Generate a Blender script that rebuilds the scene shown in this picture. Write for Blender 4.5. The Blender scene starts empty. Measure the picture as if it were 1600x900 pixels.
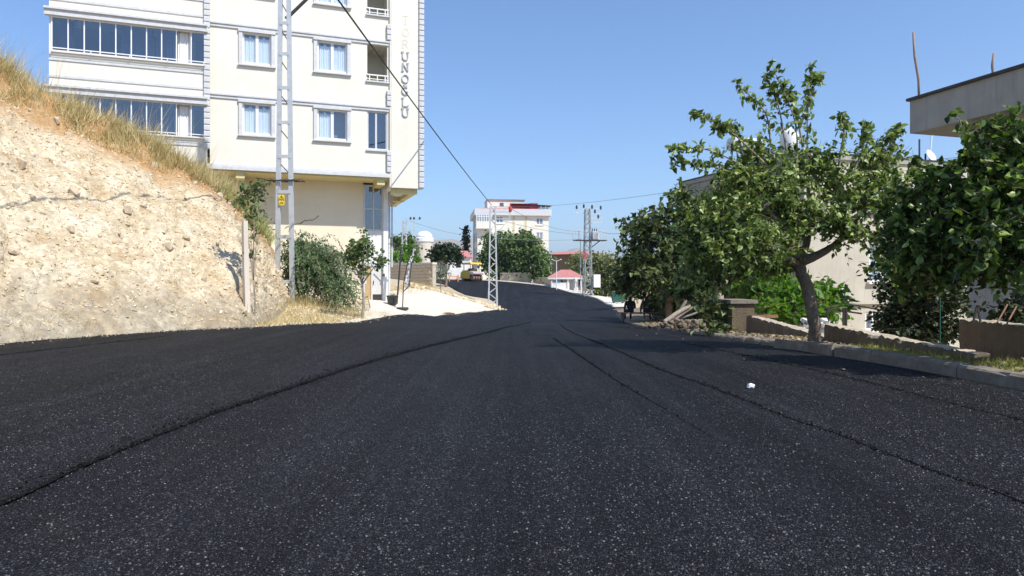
import bpy, math, random
import numpy as np
from mathutils import Vector, Matrix, noise

# ------------------------------------------------------------------ camera, sky, sun, exposure
sc = bpy.context.scene
F = 1067.0            # focal length in photo pixels (1600 wide), eye 0.9 m over the road
EYE = 0.9
HOR = 440.0
cam_d = bpy.data.cameras.new("camera")
cam = bpy.data.objects.new("camera", cam_d)
sc.collection.objects.link(cam)
cam.location = (0, 0, EYE)
cam.rotation_euler = (math.radians(90), 0, 0)
cam_d.sensor_width = 36.0
cam_d.lens = F / 1600 * 36.0
cam_d.shift_y = -10 / 1600
cam_d.clip_start = 0.05
cam_d.clip_end = 40000
sc.camera = cam

SUN_EL = math.radians(51)
SUN_AZ = math.atan2(0.75, -0.66)
S = Vector((math.sin(SUN_AZ) * math.cos(SUN_EL), math.cos(SUN_AZ) * math.cos(SUN_EL), math.sin(SUN_EL)))
w = bpy.data.worlds.new("World"); sc.world = w; w.use_nodes = True
wn = w.node_tree
sky = wn.nodes.new("ShaderNodeTexSky"); sky.sky_type = 'NISHITA'; sky.sun_disc = False
sky.sun_elevation = SUN_EL; sky.sun_rotation = SUN_AZ
sky.altitude = 300; sky.air_density = 1.1; sky.dust_density = 0.6; sky.ozone_density = 9.0
bg = wn.nodes["Background"]; bg.inputs[1].default_value = 0.13
wn.links.new(sky.outputs[0], bg.inputs[0])
sl = bpy.data.lights.new("sun", 'SUN'); sl.energy = 4.2; sl.angle = math.radians(0.53); sl.color = (1.0, 0.955, 0.88)
so = bpy.data.objects.new("sun", sl); sc.collection.objects.link(so)
so.rotation_euler = (-S).to_track_quat('-Z', 'Y').to_euler(); so.location = (20, -20, 40)
sc.view_settings.view_transform = 'Standard'; sc.view_settings.look = 'None'
sc.view_settings.exposure = 0.56; sc.view_settings.gamma = 1.0
sc.cycles.max_bounces = 8; sc.cycles.diffuse_bounces = 3; sc.cycles.glossy_bounces = 3
sc.cycles.transparent_max_bounces = 12; sc.cycles.volume_bounces = 0
sc.cycles.use_denoising = True
col = sc.collection

# ------------------------------------------------------------------ helpers
def W(px, py, d):
    return Vector(((px - 800) / F * d, d, EYE + (HOR - py) / F * d))
def WX(px, d): return (px - 800) / F * d

class MB:
    def __init__(s): s.v = []; s.f = []
    def add(s, vs, fs):
        o = len(s.v); s.v += [tuple(v) for v in vs]; s.f += [tuple(i + o for i in f) for f in fs]; return s
    def box(s, x0, x1, y0, y1, z0, z1):
        return s.add([(x0,y0,z0),(x1,y0,z0),(x1,y1,z0),(x0,y1,z0),(x0,y0,z1),(x1,y0,z1),(x1,y1,z1),(x0,y1,z1)],
                     [(0,3,2,1),(4,5,6,7),(0,1,5,4),(1,2,6,5),(2,3,7,6),(3,0,4,7)])
    def bar(s, a, b, wd, ht=None, up=(0,0,1)):
        a = Vector(a); b = Vector(b); ht = wd if ht is None else ht
        t = (b - a).normalized(); u = Vector(up)
        if abs(t.dot(u)) > .97: u = Vector((0,1,0))
        r = t.cross(u).normalized(); n = r.cross(t)
        vs = []
        for p in (a, b):
            for (i, j) in ((-1,-1),(1,-1),(1,1),(-1,1)): vs.append(p + r*(i*wd/2) + n*(j*ht/2))
        return s.add(vs, [(0,1,2,3),(7,6,5,4),(0,4,5,1),(1,5,6,2),(2,6,7,3),(3,7,4,0)])
    def tube(s, pts, rad, n=8, caps=True, jit=0.0, seed=0):
        pts = [Vector(p) for p in pts]; m = len(pts)
        if not hasattr(rad, '__len__'): rad = [rad]*m
        rg = random.Random(seed); prev = None; vs = []
        for i, p in enumerate(pts):
            t = (pts[min(i+1,m-1)] - pts[max(i-1,0)]).normalized()
            if prev is None:
                u = Vector((1,0,0)) if abs(t.x) < .9 else Vector((0,1,0))
            else: u = prev
            r = (u - t*u.dot(t)).normalized(); prev = r; q = t.cross(r)
            for k in range(n):
                a = 2*math.pi*k/n; rr = rad[i]*(1 + jit*(rg.random()-.5))
                vs.append(p + (r*math.cos(a) + q*math.sin(a))*rr)
        fs = [(i*n+k, i*n+(k+1)%n, (i+1)*n+(k+1)%n, (i+1)*n+k) for i in range(m-1) for k in range(n)]
        if caps: fs += [tuple(range(n-1,-1,-1)), tuple((m-1)*n+k for k in range(n))]
        return s.add(vs, fs)
    def lathe(s, prof, n=16, c=(0,0,0)):
        vs = []; m = len(prof)
        for (r, z) in prof:
            for k in range(n):
                a = 2*math.pi*k/n; vs.append((c[0]+r*math.cos(a), c[1]+r*math.sin(a), c[2]+z))
        fs = [(i*n+k, i*n+(k+1)%n, (i+1)*n+(k+1)%n, (i+1)*n+k) for i in range(m-1) for k in range(n)]
        fs += [tuple(range(n-1,-1,-1)), tuple((m-1)*n+k for k in range(n))]
        return s.add(vs, fs)
    def prism(s, poly, y0, y1):                       # poly in x,z extruded along y
        n = len(poly)
        vs = [(x,y0,z) for x,z in poly] + [(x,y1,z) for x,z in poly]
        return s.add(vs, [tuple(range(n)), tuple(range(2*n-1,n-1,-1))] + [(i,i+n,(i+1)%n+n,(i+1)%n) for i in range(n)])
    def wall(s, x0, x1, z0, z1, ops, y=0.0, t=0.2):    # front facing -y with openings (a,b,c,d) and reveals
        xs = sorted({x0,x1,*[v for o in ops for v in o[:2] if x0<v<x1]}); zs = sorted({z0,z1,*[v for o in ops for v in o[2:4] if z0<v<z1]})
        for i in range(len(xs)-1):
            for j in range(len(zs)-1):
                cx=(xs[i]+xs[i+1])/2; cz=(zs[j]+zs[j+1])/2
                if any(o[0]<cx<o[1] and o[2]<cz<o[3] for o in ops): continue
                s.add([(xs[i],y,zs[j]),(xs[i+1],y,zs[j]),(xs[i+1],y,zs[j+1]),(xs[i],y,zs[j+1])],[(0,1,2,3)])
        for (a,b,c,d) in [o[:4] for o in ops]:
            s.add([(a,y,c),(b,y,c),(b,y,d),(a,y,d),(a,y+t,c),(b,y+t,c),(b,y+t,d),(a,y+t,d)],
                  [(0,4,5,1),(1,5,6,2),(2,6,7,3),(3,7,4,0)])
        return s
    def build(s, name, mat, parent=None, smooth=False, loc=None, rz=0.0):
        me = bpy.data.meshes.new(name); me.from_pydata(s.v, [], s.f); me.update()
        if smooth: me.polygons.foreach_set('use_smooth', [True]*len(me.polygons))
        return link(name, me, mat, parent, loc, rz)

def link(name, me, mat, parent=None, loc=None, rz=0.0):
    o = bpy.data.objects.new(name, me)
    if mat and not me.materials: me.materials.append(mat)
    col.objects.link(o)
    if loc is not None: o.location = loc
    o.rotation_euler.z = rz
    if parent: o.parent = parent
    return o

def np_mesh(name, V, Fa, mat, parent=None, smooth=False, loc=None):
    V = np.asarray(V, np.float32); Fa = np.asarray(Fa, np.int32); k = Fa.shape[1]
    me = bpy.data.meshes.new(name)
    me.vertices.add(len(V)); me.vertices.foreach_set('co', V.ravel())
    me.loops.add(Fa.size); me.loops.foreach_set('vertex_index', Fa.ravel())
    me.polygons.add(len(Fa)); me.polygons.foreach_set('loop_start', np.arange(0, Fa.size, k, dtype=np.int32))
    if smooth: me.polygons.foreach_set('use_smooth', np.ones(len(Fa), bool))
    me.update(calc_edges=True); me.validate()
    return link(name, me, mat, parent, loc)

def tag(o, label=None, cat=None, group=None, kind=None):
    if label: o['label'] = label
    if cat: o['category'] = cat
    if group: o['group'] = group
    if kind: o['kind'] = kind
    return o
def thing(name, label, cat, loc=(0,0,0), rz=0.0, group=None):
    o = bpy.data.objects.new(name, None); col.objects.link(o); o.location = loc; o.rotation_euler.z = rz
    o.empty_display_size = .3
    return tag(o, label, cat, group)

def instance(tv, tf, pos, ax, scl):
    """tv m,3 template; pos N,3; ax N,3,3 rows are the local axes; scl N,3"""
    N = len(pos); m = len(tv)
    loc = tv[None] * scl[:, None, :]
    V = np.einsum('nmi,nij->nmj', loc, ax) + pos[:, None, :]
    Fa = tf[None] + (np.arange(N) * m)[:, None, None]
    return V.reshape(-1, 3), Fa.reshape(-1, tf.shape[1])
def norm(a): return a / np.maximum(np.linalg.norm(a, axis=-1, keepdims=True), 1e-9)
def axes_from(yaxis, nrm):
    y = norm(yaxis); x = norm(np.cross(y, nrm)); z = np.cross(x, y)
    return np.stack([x, y, z], 1)

def rock_template(seed):
    rs = np.random.default_rng(seed)
    v = []; 
    for (x, y, z) in ((-1,-1,-.7),(1,-1,-.7),(1,1,-.7),(-1,1,-.7),(-1,-1,.7),(1,-1,.7),(1,1,.7),(-1,1,.7),(0,-1.25,0),(1.25,0,0),(0,1.25,0),(-1.25,0,0),(0,0,1.0),(0,0,-1.0)):
        v.append(np.array((x, y, z))*.5*(.75+.5*rs.random(3)))
    f = []
    for (q, c) in (((0,1,5,4),8),((1,2,6,5),9),((2,3,7,6),10),((3,0,4,7),11),((4,5,6,7),12),((3,2,1,0),13)):
        for k in range(4): f.append((q[k], q[(k+1)%4], c))
    return np.array(v), np.array(f)

# ------------------------------------------------------------------ materials
def newmat(name):
    m = bpy.data.materials.new(name); m.use_nodes = True
    nt = m.node_tree; b = nt.nodes['Principled BSDF']
    return m, nt, b
def nd(nt, t, **kw):
    n = nt.nodes.new('ShaderNode' + t)
    for k, v in kw.items(): setattr(n, k, v)
    return n
def noise_tex(nt, vec, scale, detail=4, rough=.55):
    n = nd(nt, 'TexNoise'); n.inputs['Scale'].default_value = scale; n.inputs['Detail'].default_value = detail; n.inputs['Roughness'].default_value = rough
    if vec is not None: nt.links.new(vec, n.inputs['Vector'])
    return n
def ramp(nt, fac, stops):
    r = nd(nt, 'ValToRGB'); e = r.color_ramp.elements
    while len(e) < len(stops): e.new(.5)
    for i, (p, c) in enumerate(stops):
        e[i].position = p; e[i].color = (c, c, c, 1) if not hasattr(c, '__len__') else (*c, 1)
    nt.links.new(fac, r.inputs[0]); return r
def mixc(nt, fac, a, b, mode='MIX'):
    m = nd(nt, 'Mix', data_type='RGBA', blend_type=mode)
    for sock, val in ((m.inputs[0], fac), (m.inputs[6], a), (m.inputs[7], b)):
        if hasattr(val, 'is_output'): nt.links.new(val, sock)
        elif hasattr(val, '__len__'): sock.default_value = (*val, 1)
        else: sock.default_value = val
    return m.outputs[2]
def bump(nt, b, h, strength, dist=.02):
    bp = nd(nt, 'Bump'); bp.inputs['Strength'].default_value = strength; bp.inputs['Distance'].default_value = dist
    nt.links.new(h, bp.inputs['Height']); nt.links.new(bp.outputs[0], b.inputs['Normal']); return bp
def coords(nt, kind='Object'):
    return nd(nt, 'TexCoord').outputs[kind]
def scaled(nt, vec, s):
    m = nd(nt, 'Mapping'); m.inputs['Scale'].default_value = s; nt.links.new(vec, m.inputs['Vector']); return m.outputs[0]

def surf(name, c1, c2, scale=3, rough=.8, bstr=.2, bscale=60, streak=0.0, metal=0.0, bdist=.01, stain=None):
    m, nt, b = newmat(name); co = coords(nt)
    n1 = noise_tex(nt, co, scale, 6, .6)
    c = ramp(nt, n1.outputs[0], [(.3, c1), (.7, c2)]).outputs[0]
    if streak:
        n2 = noise_tex(nt, scaled(nt, co, (5, 5, .35)), 1.6, 5, .6)
        f = ramp(nt, n2.outputs[0], [(.5, 0.0), (.72, streak)]).outputs[0]
        c = mixc(nt, f, c, stain or tuple(v*.45 for v in c1))
    nt.links.new(c, b.inputs['Base Color'])
    b.inputs['Roughness'].default_value = rough; b.inputs['Metallic'].default_value = metal
    if bstr:
        n3 = noise_tex(nt, co, bscale, 4, .6); bump(nt, b, n3.outputs[0], bstr, bdist)
    return m

def leafmat(name, stops, trans=.3, rough=.42, spec=.32):
    m, nt, b = newmat(name)
    g = nd(nt, 'NewGeometry')
    c = ramp(nt, g.outputs['Random Per Island'], stops).outputs[0]
    nt.links.new(c, b.inputs['Base Color']); b.inputs['Roughness'].default_value = rough
    b.inputs['Specular IOR Level'].default_value = spec
    t = nd(nt, 'BsdfTranslucent'); hs = nd(nt, 'HueSaturation'); hs.inputs['Saturation'].default_value = 1.15; hs.inputs['Value'].default_value = 1.5
    nt.links.new(c, hs.inputs['Color']); nt.links.new(hs.outputs[0], t.inputs[0])
    mx = nd(nt, 'MixShader'); mx.inputs[0].default_value = trans
    nt.links.new(b.outputs[0], mx.inputs[1]); nt.links.new(t.outputs[0], mx.inputs[2])
    nt.links.new(mx.outputs[0], nt.nodes['Material Output'].inputs[0])
    return m

def glassmat(name, tint=(.93,.95,.96), refl=1.0, f0=.09):
    m, nt, b = newmat(name); nt.nodes.remove(b)
    tr = nd(nt, 'BsdfTransparent'); tr.inputs[0].default_value = (*tint, 1)
    gl = nd(nt, 'BsdfGlossy'); gl.inputs['Roughness'].default_value = .03; gl.inputs[0].default_value = (refl, refl, refl, 1)
    lw = nd(nt, 'LayerWeight'); lw.inputs[0].default_value = .5
    pw_ = nd(nt, 'Math', operation='POWER'); nt.links.new(lw.outputs['Facing'], pw_.inputs[0]); pw_.inputs[1].default_value = 3.5
    fr = nd(nt, 'Math', operation='MULTIPLY_ADD'); nt.links.new(pw_.outputs[0], fr.inputs[0]); fr.inputs[1].default_value = .85; fr.inputs[2].default_value = f0
    mx = nd(nt, 'MixShader'); nt.links.new(fr.outputs[0], mx.inputs[0]); nt.links.new(tr.outputs[0], mx.inputs[1]); nt.links.new(gl.outputs[0], mx.inputs[2])
    nt.links.new(mx.outputs[0], nt.nodes['Material Output'].inputs[0]); return m

def asphalt(name, base=.0056, seam=False):
    m, nt, b = newmat(name); co = coords(nt)
    v = nd(nt, 'TexVoronoi'); v.inputs['Scale'].default_value = 150; nt.links.new(co, v.inputs['Vector'])
    v2 = nd(nt, 'TexVoronoi'); v2.inputs['Scale'].default_value = 280; nt.links.new(co, v2.inputs['Vector'])
    sep = nd(nt, 'SeparateColor'); nt.links.new(v.outputs['Color'], sep.inputs[0])
    sep2 = nd(nt, 'SeparateColor'); nt.links.new(v2.outputs['Color'], sep2.inputs[0])
    d = base
    c1 = ramp(nt, sep.outputs[0], [(0, (d*.45, d*.45, d*.5)), (.55, (d*.85, d*.9, d*1.08)), (.82, (d*1.7, d*1.75, d*1.95)), (.90, (d*5.5, d*5.6, d*5.9)), (1.0, (d*30, d*29.5, d*28.5))]).outputs[0]
    c2 = ramp(nt, sep2.outputs[1], [(0, (d*.4,)*3), (.7, (d*1.0, d*1.0, d*1.1)), (.88, (d*2.6, d*2.6, d*2.8)), (1, (d*14, d*14, d*14))]).outputs[0]
    c = mixc(nt, .5, c1, c2)
    if not seam:
        # rolled bands along the lane, segregated coarse patches, dust dragged in from the edges
        big = noise_tex(nt, scaled(nt, co, (1.6, .10, 1)), 1.1, 6, .62)
        k = ramp(nt, big.outputs[0], [(.3, .55), (.5, .95), (.7, 1.5)]).outputs[0]
        pat = noise_tex(nt, scaled(nt, co, (1.0, .55, 1)), 1.7, 6, .7)
        k2 = ramp(nt, pat.outputs[0], [(.32, .62), (.55, 1.0), (.72, 1.45)]).outputs[0]
        c = mixc(nt, 1.0, c, k, 'MULTIPLY'); c = mixc(nt, 1.0, c, k2, 'MULTIPLY')
        trk = noise_tex(nt, scaled(nt, co, (7.0, .05, 1)), 1.0, 4, .6)
        c = mixc(nt, 1.0, c, ramp(nt, trk.outputs[0], [(.35, .60), (.65, 1.45)]).outputs[0], 'MULTIPLY')
        c = mixc(nt, 1.0, c, (.94, .98, 1.10), 'MULTIPLY')
        dn = noise_tex(nt, scaled(nt, co, (1.1, .40, 1)), .55, 7, .68)
        df = ramp(nt, dn.outputs[0], [(.60, 0.0), (.76, .17)]).outputs[0]
        c = mixc(nt, df, c, (.20, .165, .13))
    nt.links.new(c, b.inputs['Base Color'])
    rr = ramp(nt, sep.outputs[1], [(0, .5), (1, .95)]); nt.links.new(rr.outputs[0], b.inputs['Roughness'])
    b.inputs['Specular IOR Level'].default_value = .19
    h = nd(nt, 'Math', operation='MULTIPLY_ADD'); nt.links.new(v.outputs['Distance'], h.inputs[0]); h.inputs[1].default_value = -1.0
    nt.links.new(sep.outputs[2], h.inputs[2])
    bump(nt, b, h.outputs[0], 1.0, .009)
    return m

M = {}
M['asphalt'] = asphalt('asphalt')
M['seam'] = asphalt('asphalt_seam', .004, True)
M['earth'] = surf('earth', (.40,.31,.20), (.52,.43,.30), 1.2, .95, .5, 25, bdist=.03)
M['concrete_pale'] = surf('concrete_pale', (.55,.49,.40), (.66,.60,.51), .8, .9, .25, 40, streak=.0)
M['kerb'] = surf('kerb_concrete', (.145,.122,.095), (.27,.235,.185), 7, .92, .6, 60, bdist=.012)
M['garden_wall'] = surf('garden_wall', (.115,.085,.055), (.19,.145,.095), 4, .95, .8, 30, streak=.25, bdist=.02)  # base browned down to carry the garden walls' shade in its colour
M['lit_top'] = surf('wall_top_sunlit', (.36,.30,.22), (.50,.43,.33), 6, .95, .8, 40, bdist=.015)  # paler copy for upward faces: sunlight painted onto the wall tops
M['shade_earth'] = surf('soil_with_painted_shade', (.13,.10,.07), (.24,.19,.13), 2.5, .95, .6, 30, bdist=.03)  # earth darkened so the tree shade sits in the verge and heap colour
M['grey_render'] = surf('grey_render', (.30,.29,.26), (.40,.385,.345), 1.5, .9, .25, 60, streak=.45, stain=(.17,.16,.14))
M['tan_render'] = surf('tan_render', (.46,.42,.34), (.54,.50,.41), 1.2, .9, .2, 60, streak=.25, stain=(.3,.27,.21))
M['cream'] = surf('cream_plaster', (.69,.665,.575), (.765,.74,.65), .8, .85, .08, 80, streak=.12, stain=(.60,.56,.47))
M['cream_raw'] = surf('cream_plaster_old', (.70,.62,.46), (.78,.71,.55), .7, .9, .2, 50, streak=.06, stain=(.55,.46,.30))
M['trim'] = surf('grey_trim', (.50,.51,.52), (.62,.63,.64), 6, .7, .15, 60)
M['white_pvc'] = surf('white_pvc', (.78,.78,.77), (.82,.82,.81), 2, .4, 0)
M['white_paint'] = surf('white_paint', (.70,.70,.68), (.80,.80,.78), 2, .6, .05)
M['curtain'] = surf('curtain', (.72,.79,.83), (.80,.85,.87), 2, .9, 0)
M['curtain_dark'] = surf('curtain_dark', (.22,.27,.34), (.30,.35,.43), 2, .9, 0)
M['dark_room'] = surf('dark_room', (.10,.10,.10), (.14,.14,.14), 2, .9, 0)
M['yellow_wall'] = surf('yellow_wall', (.62,.54,.26), (.68,.6,.32), 2, .9, 0)
M['glass'] = glassmat('glass')
M['glass_dark'] = glassmat('glass_dark', (.42,.48,.55), 1.0, .15)
M['galv'] = surf('galvanised_steel', (.46,.49,.51), (.57,.60,.62), 5, .5, .05, 60, metal=.25)
M['pole_steel'] = surf('pole_steel', (.24,.26,.27), (.34,.36,.37), 5, .5, 0, metal=.25)
M['pylon'] = surf('pylon_steel', (.44,.46,.47), (.54,.56,.57), 5, .5, 0, metal=.15)
M['dark_metal'] = surf('dark_metal', (.03,.03,.03), (.06,.055,.05), 10, .6, 0, metal=.3)
M['rust'] = surf('rusty_metal', (.17,.085,.045), (.26,.14,.08), 15, .9, .2)
M['rebar'] = surf('weathered_rod', (.25,.17,.13), (.36,.27,.22), 15, .9, .2)
M['cable'] = surf('black_cable', (.015,.015,.015), (.03,.03,.03), 10, .6, 0)
M['wire'] = surf('wire', (.16,.17,.18), (.22,.23,.24), 10, .6, 0)
M['sign_yellow'] = surf('sign_yellow', (.80,.56,.02), (.85,.62,.04), 4, .5, 0)
M['black'] = surf('black_paint', (.015,.015,.015), (.02,.02,.02), 4, .6, 0)
M['red'] = surf('red_paint', (.45,.04,.04), (.5,.06,.06), 4, .6, 0)
M['maroon'] = surf('maroon_cloth', (.20,.02,.03), (.25,.03,.045), 4, .8, 0)
M['roof_red'] = surf('red_roof', (.40,.15,.14), (.50,.21,.19), 3, .85, .1)
M['yellow'] = surf('yellow_machine', (.74,.44,.005), (.80,.50,.01), 3, .45, 0)
M['orange'] = surf('orange_plastic', (.80,.25,.03), (.85,.30,.05), 3, .5, 0)
M['tyre'] = surf('tyre', (.03,.03,.03), (.06,.055,.05), 10, .9, .2)
M['tyre_dusty'] = surf('tyre_dusty', (.17,.12,.08), (.28,.20,.14), 6, .9, .2)
M['silver'] = surf('silver_hood', (.55,.57,.6), (.65,.67,.7), 3, .35, 0, metal=.5)
M['bark'] = surf('bark', (.13,.10,.07), (.29,.23,.165), 9, .95, .9, 35, bdist=.03)
M['bark_pale'] = surf('bark_pale', (.24,.20,.16), (.36,.31,.25), 9, .95, .6, 40, bdist=.02)
M['twig'] = surf('twig', (.17,.12,.08), (.26,.20,.14), 9, .9, 0)
M['cutwood'] = surf('weathered_wood', (.24,.19,.15), (.36,.30,.24), 12, .9, .4)
M['plank'] = surf('plank_wood', (.13,.11,.09), (.24,.21,.18), 14, .9, .4)
M['timber_door'] = surf('timber_door', (.42,.29,.13), (.50,.36,.18), 8, .7, .1)
M['ochre'] = surf('ochre_paint', (.60,.50,.33), (.66,.56,.38), 3, .9, 0)
M['stone'] = surf('limestone', (.48,.38,.26), (.64,.54,.40), 3, .95, .6, 25, bdist=.02)
M['stone_wall'] = surf('stone_wall', (.38,.33,.25), (.52,.46,.36), 3, .95, .7, 14, bdist=.05)
M['clothes'] = surf('dark_clothes', (.02,.02,.025), (.035,.032,.04), 8, .9, 0)
M['plastic_black'] = surf('black_bucket', (.025,.03,.03), (.045,.05,.05), 8, .5, 0)
M['tank'] = surf('tank_white', (.50,.55,.58), (.6,.65,.68), 4, .4, 0)
M['paper'] = surf('paper', (.80,.80,.80), (.85,.85,.85), 4, .8, 0)
M['letter'] = surf('letter_grey', (.40,.41,.43), (.48,.49,.51), 4, .6, 0)
M['ghost'] = surf('letter_ghost', (.56,.52,.43), (.64,.60,.50), 9, .9, 0)
M['teal'] = surf('teal_plastic', (.008,.08,.06), (.012,.11,.085), 4, .5, 0)
M['blind'] = surf('opaque_pane', (.56,.55,.52), (.62,.61,.58), 4, .6, 0)
G1 = [(0,(.03,.055,.010)),(.3,(.10,.155,.03)),(.65,(.235,.315,.08)),(1,(.43,.51,.20))]
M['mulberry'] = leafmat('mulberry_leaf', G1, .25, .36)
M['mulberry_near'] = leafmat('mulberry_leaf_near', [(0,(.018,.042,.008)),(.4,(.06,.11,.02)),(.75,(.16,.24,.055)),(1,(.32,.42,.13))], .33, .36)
M['fig'] = leafmat('fig_leaf', [(0,(.02,.038,.009)),(.5,(.06,.095,.024)),(.8,(.14,.19,.055)),(1,(.32,.38,.15))], .25, .5)
M['vine'] = leafmat('vine_leaf', [(0,(.06,.15,.015)),(.5,(.09,.21,.02)),(1,(.16,.28,.04))], .4, .45)
M['dark_leaf'] = leafmat('dark_leaf', [(0,(.010,.022,.007)),(.6,(.02,.04,.012)),(1,(.05,.08,.026))], .2, .5)
M['broad_leaf'] = leafmat('broad_leaf', [(0,(.045,.085,.022)),(.5,(.085,.14,.042)),(1,(.18,.25,.085))], .3, .55)
M['pale_leaf'] = leafmat('pale_leaf', [(0,(.10,.14,.04)),(.5,(.15,.19,.06)),(1,(.24,.27,.10))], .3, .55)
M['yellow_leaf'] = leafmat('yellow_leaf', [(0,(.18,.20,.03)),(.5,(.26,.28,.05)),(1,(.34,.34,.08))], .3, .55)
M['olive'] = leafmat('olive_leaf', [(0,(.09,.11,.07)),(.5,(.13,.16,.10)),(1,(.20,.23,.15))], .2, .55)
M['shrub'] = leafmat('shrub_leaf', [(0,(.06,.11,.045)),(.5,(.11,.175,.075)),(1,(.21,.29,.14))], .2, .55)
M['dry_grass'] = leafmat('dry_grass', [(0,(.26,.20,.08)),(.25,(.42,.34,.15)),(.6,(.58,.49,.25)),(1,(.76,.68,.44))], .3, .8, .2)
M['half_grass'] = leafmat('half_green_grass', [(0,(.24,.28,.09)),(.5,(.40,.41,.16)),(1,(.58,.54,.28))], .3, .8, .2)
M['green_grass'] = leafmat('green_grass', [(0,(.12,.17,.03)),(.5,(.22,.25,.06)),(1,(.42,.37,.14))], .35, .8, .2)
M['litter'] = leafmat('leaf_litter', [(0,(.17,.12,.07)),(.5,(.29,.23,.14)),(1,(.48,.40,.26))], .1, .9, .2)
def stoneisl(name, stops):
    m, nt, b = newmat(name); g = nd(nt, 'NewGeometry'); c = ramp(nt, g.outputs['Random Per Island'], stops).outputs[0]
    nt.links.new(c, b.inputs['Base Color']); b.inputs['Roughness'].default_value = .95; b.inputs['Specular IOR Level'].default_value = .2
    n = noise_tex(nt, coords(nt), 40, 4); bump(nt, b, n.outputs[0], .5, .02); return m
M['rubble'] = stoneisl('rubble', [(0,(.42,.31,.18)),(.4,(.55,.44,.285)),(.8,(.65,.555,.39)),(1,(.74,.66,.51))])
def hillmat():
    m, nt, b = newmat('hill_earth'); co = coords(nt)
    n = noise_tex(nt, co, 1.3, 8, .65)
    c = ramp(nt, n.outputs[0], [(.25,(.40,.265,.135)),(.42,(.54,.43,.28)),(.58,(.64,.545,.39)),(.8,(.71,.63,.485))]).outputs[0]
    v = nd(nt, 'TexVoronoi'); v.inputs['Scale'].default_value = 13; nt.links.new(co, v.inputs['Vector'])
    s = nd(nt, 'SeparateColor'); nt.links.new(v.outputs['Color'], s.inputs[0])
    k = ramp(nt, s.outputs[0], [(0,.80),(.6,1.0),(1,1.2)]).outputs[0]
    c = mixc(nt, 1.0, c, k, 'MULTIPLY')
    # red topsoil just under the turf: a soil layer stored as a vertex weight
    at = nd(nt, 'Attribute'); at.attribute_name = 'topsoil'
    n2 = noise_tex(nt, co, 3.5, 5, .6)
    ml = nd(nt, 'Math', operation='MULTIPLY'); nt.links.new(at.outputs['Fac'], ml.inputs[0]); nt.links.new(ramp(nt, n2.outputs[0], [(.3,.7),(.6,1.0)]).outputs[0], ml.inputs[1])
    c = mixc(nt, ml.outputs[0], c, (.43,.25,.11))
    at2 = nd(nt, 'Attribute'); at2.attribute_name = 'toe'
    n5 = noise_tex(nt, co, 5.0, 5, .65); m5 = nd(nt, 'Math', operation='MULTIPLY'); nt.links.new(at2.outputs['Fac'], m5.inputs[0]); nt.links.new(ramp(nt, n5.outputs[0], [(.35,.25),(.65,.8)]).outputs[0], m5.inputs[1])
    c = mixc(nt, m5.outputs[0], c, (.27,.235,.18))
    nt.links.new(c, b.inputs['Base Color']); b.inputs['Roughness'].default_value = .97; b.inputs['Specular IOR Level'].default_value = .15
    n3 = noise_tex(nt, co, 14, 6, .7)
    bump(nt, b, n3.outputs[0], .9, .06); return m
M['hill'] = hillmat()
M['gravel_dull'] = stoneisl('dull_gravel', [(0,(.16,.13,.10)),(.5,(.28,.24,.18)),(1,(.46,.40,.31))])
M['aggregate'] = stoneisl('asphalt_aggregate', [(0,(.003,.003,.0035)),(.55,(.007,.0075,.009)),(.78,(.020,.021,.025)),(.92,(.055,.057,.061)),(1,(.17,.167,.16))])
M['aggregate'].node_tree.nodes['Principled BSDF'].inputs['Specular IOR Level'].default_value = .38; M['aggregate'].node_tree.nodes['Principled BSDF'].inputs['Roughness'].default_value = .55
def farmat():
    m, nt, b = newmat('far_land'); co = coords(nt)
    n = noise_tex(nt, co, .0022, 7, .65)
    c = ramp(nt, n.outputs[0], [(.3,(.16,.16,.09)),(.5,(.36,.29,.18)),(.7,(.46,.37,.25))]).outputs[0]
    nt.links.new(c, b.inputs['Base Color']); b.inputs['Roughness'].default_value = 1; return m
M['far'] = farmat()

# ------------------------------------------------------------------ terrain height (thin plate through surveyed spots)
ctl = [(x, y, 0.0) for x in (-9, -4, 0, 4.2) for y in (-15, -5, 2, 6, 9.5)]
ctl += [(-6,12.8,0),(-4.85,14,-.02),(0,14,-.05),(3.6,12,-.11),(4.27,19,-.45),(0,20,-.35),(-4.5,20,-.28),(5.25,32,-.98),(-3.37,30,-.65),(1.5,30,-.8),
 (-5.9,31,.09),(-8,31,.1),(-12,29,.3),(-8,24,.22),(1.9,40,-1.0),(-.9,52,-1.22),(-1.6,58,-1.17),(-2.4,42,-.98),(-2.9,37,-.84),(-1.6,47,-1.1),(-3.2,33.5,-.70),(6.5,45,-1.05),(7.8,54,-1.0),(3,65,-.95),(8.7,72,-.92),(8.8,80,-.82),
 (5.7,97,.05),(0,107,.8),(-3.6,71,-.85),(-6.8,84,-.2),(-10.1,96,.65),(-5.8,104,1.0),(-13,115,1.3),(-30,120,1.6),(-6.5,58,.47),(-6,48,.42),(-7,40,.2),(-12,65,1.2),
 (-20,50,1),(-25,30,.8),(10,98,-.5),(14,90,-1.2),(20,60,-2),(30,30,-2),(20,10,-.8),(10,5,0),(15,20,-1),(10,32,-1.3),(0,125,1.2),(15,125,0),(30,110,-1.5),(40,60,-3),
 (-25,0,.3),(30,-10,.2),(-40,100,2),(-40,60,1.5),(-20,125,1.7),(0,150,.5),(-40,150,1.5),(40,150,-3)]
ctl = np.array(ctl, float)
def _U(r2): return np.where(r2 > 1e-12, r2*np.log(np.maximum(r2, 1e-12)), 0)
_n = len(ctl); _P = np.c_[np.ones(_n), ctl[:, :2]]
_K = _U(((ctl[:, None, :2] - ctl[None, :, :2])**2).sum(-1)) + np.eye(_n)*2.0
_A = np.block([[_K, _P], [_P.T, np.zeros((3, 3))]])
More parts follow.
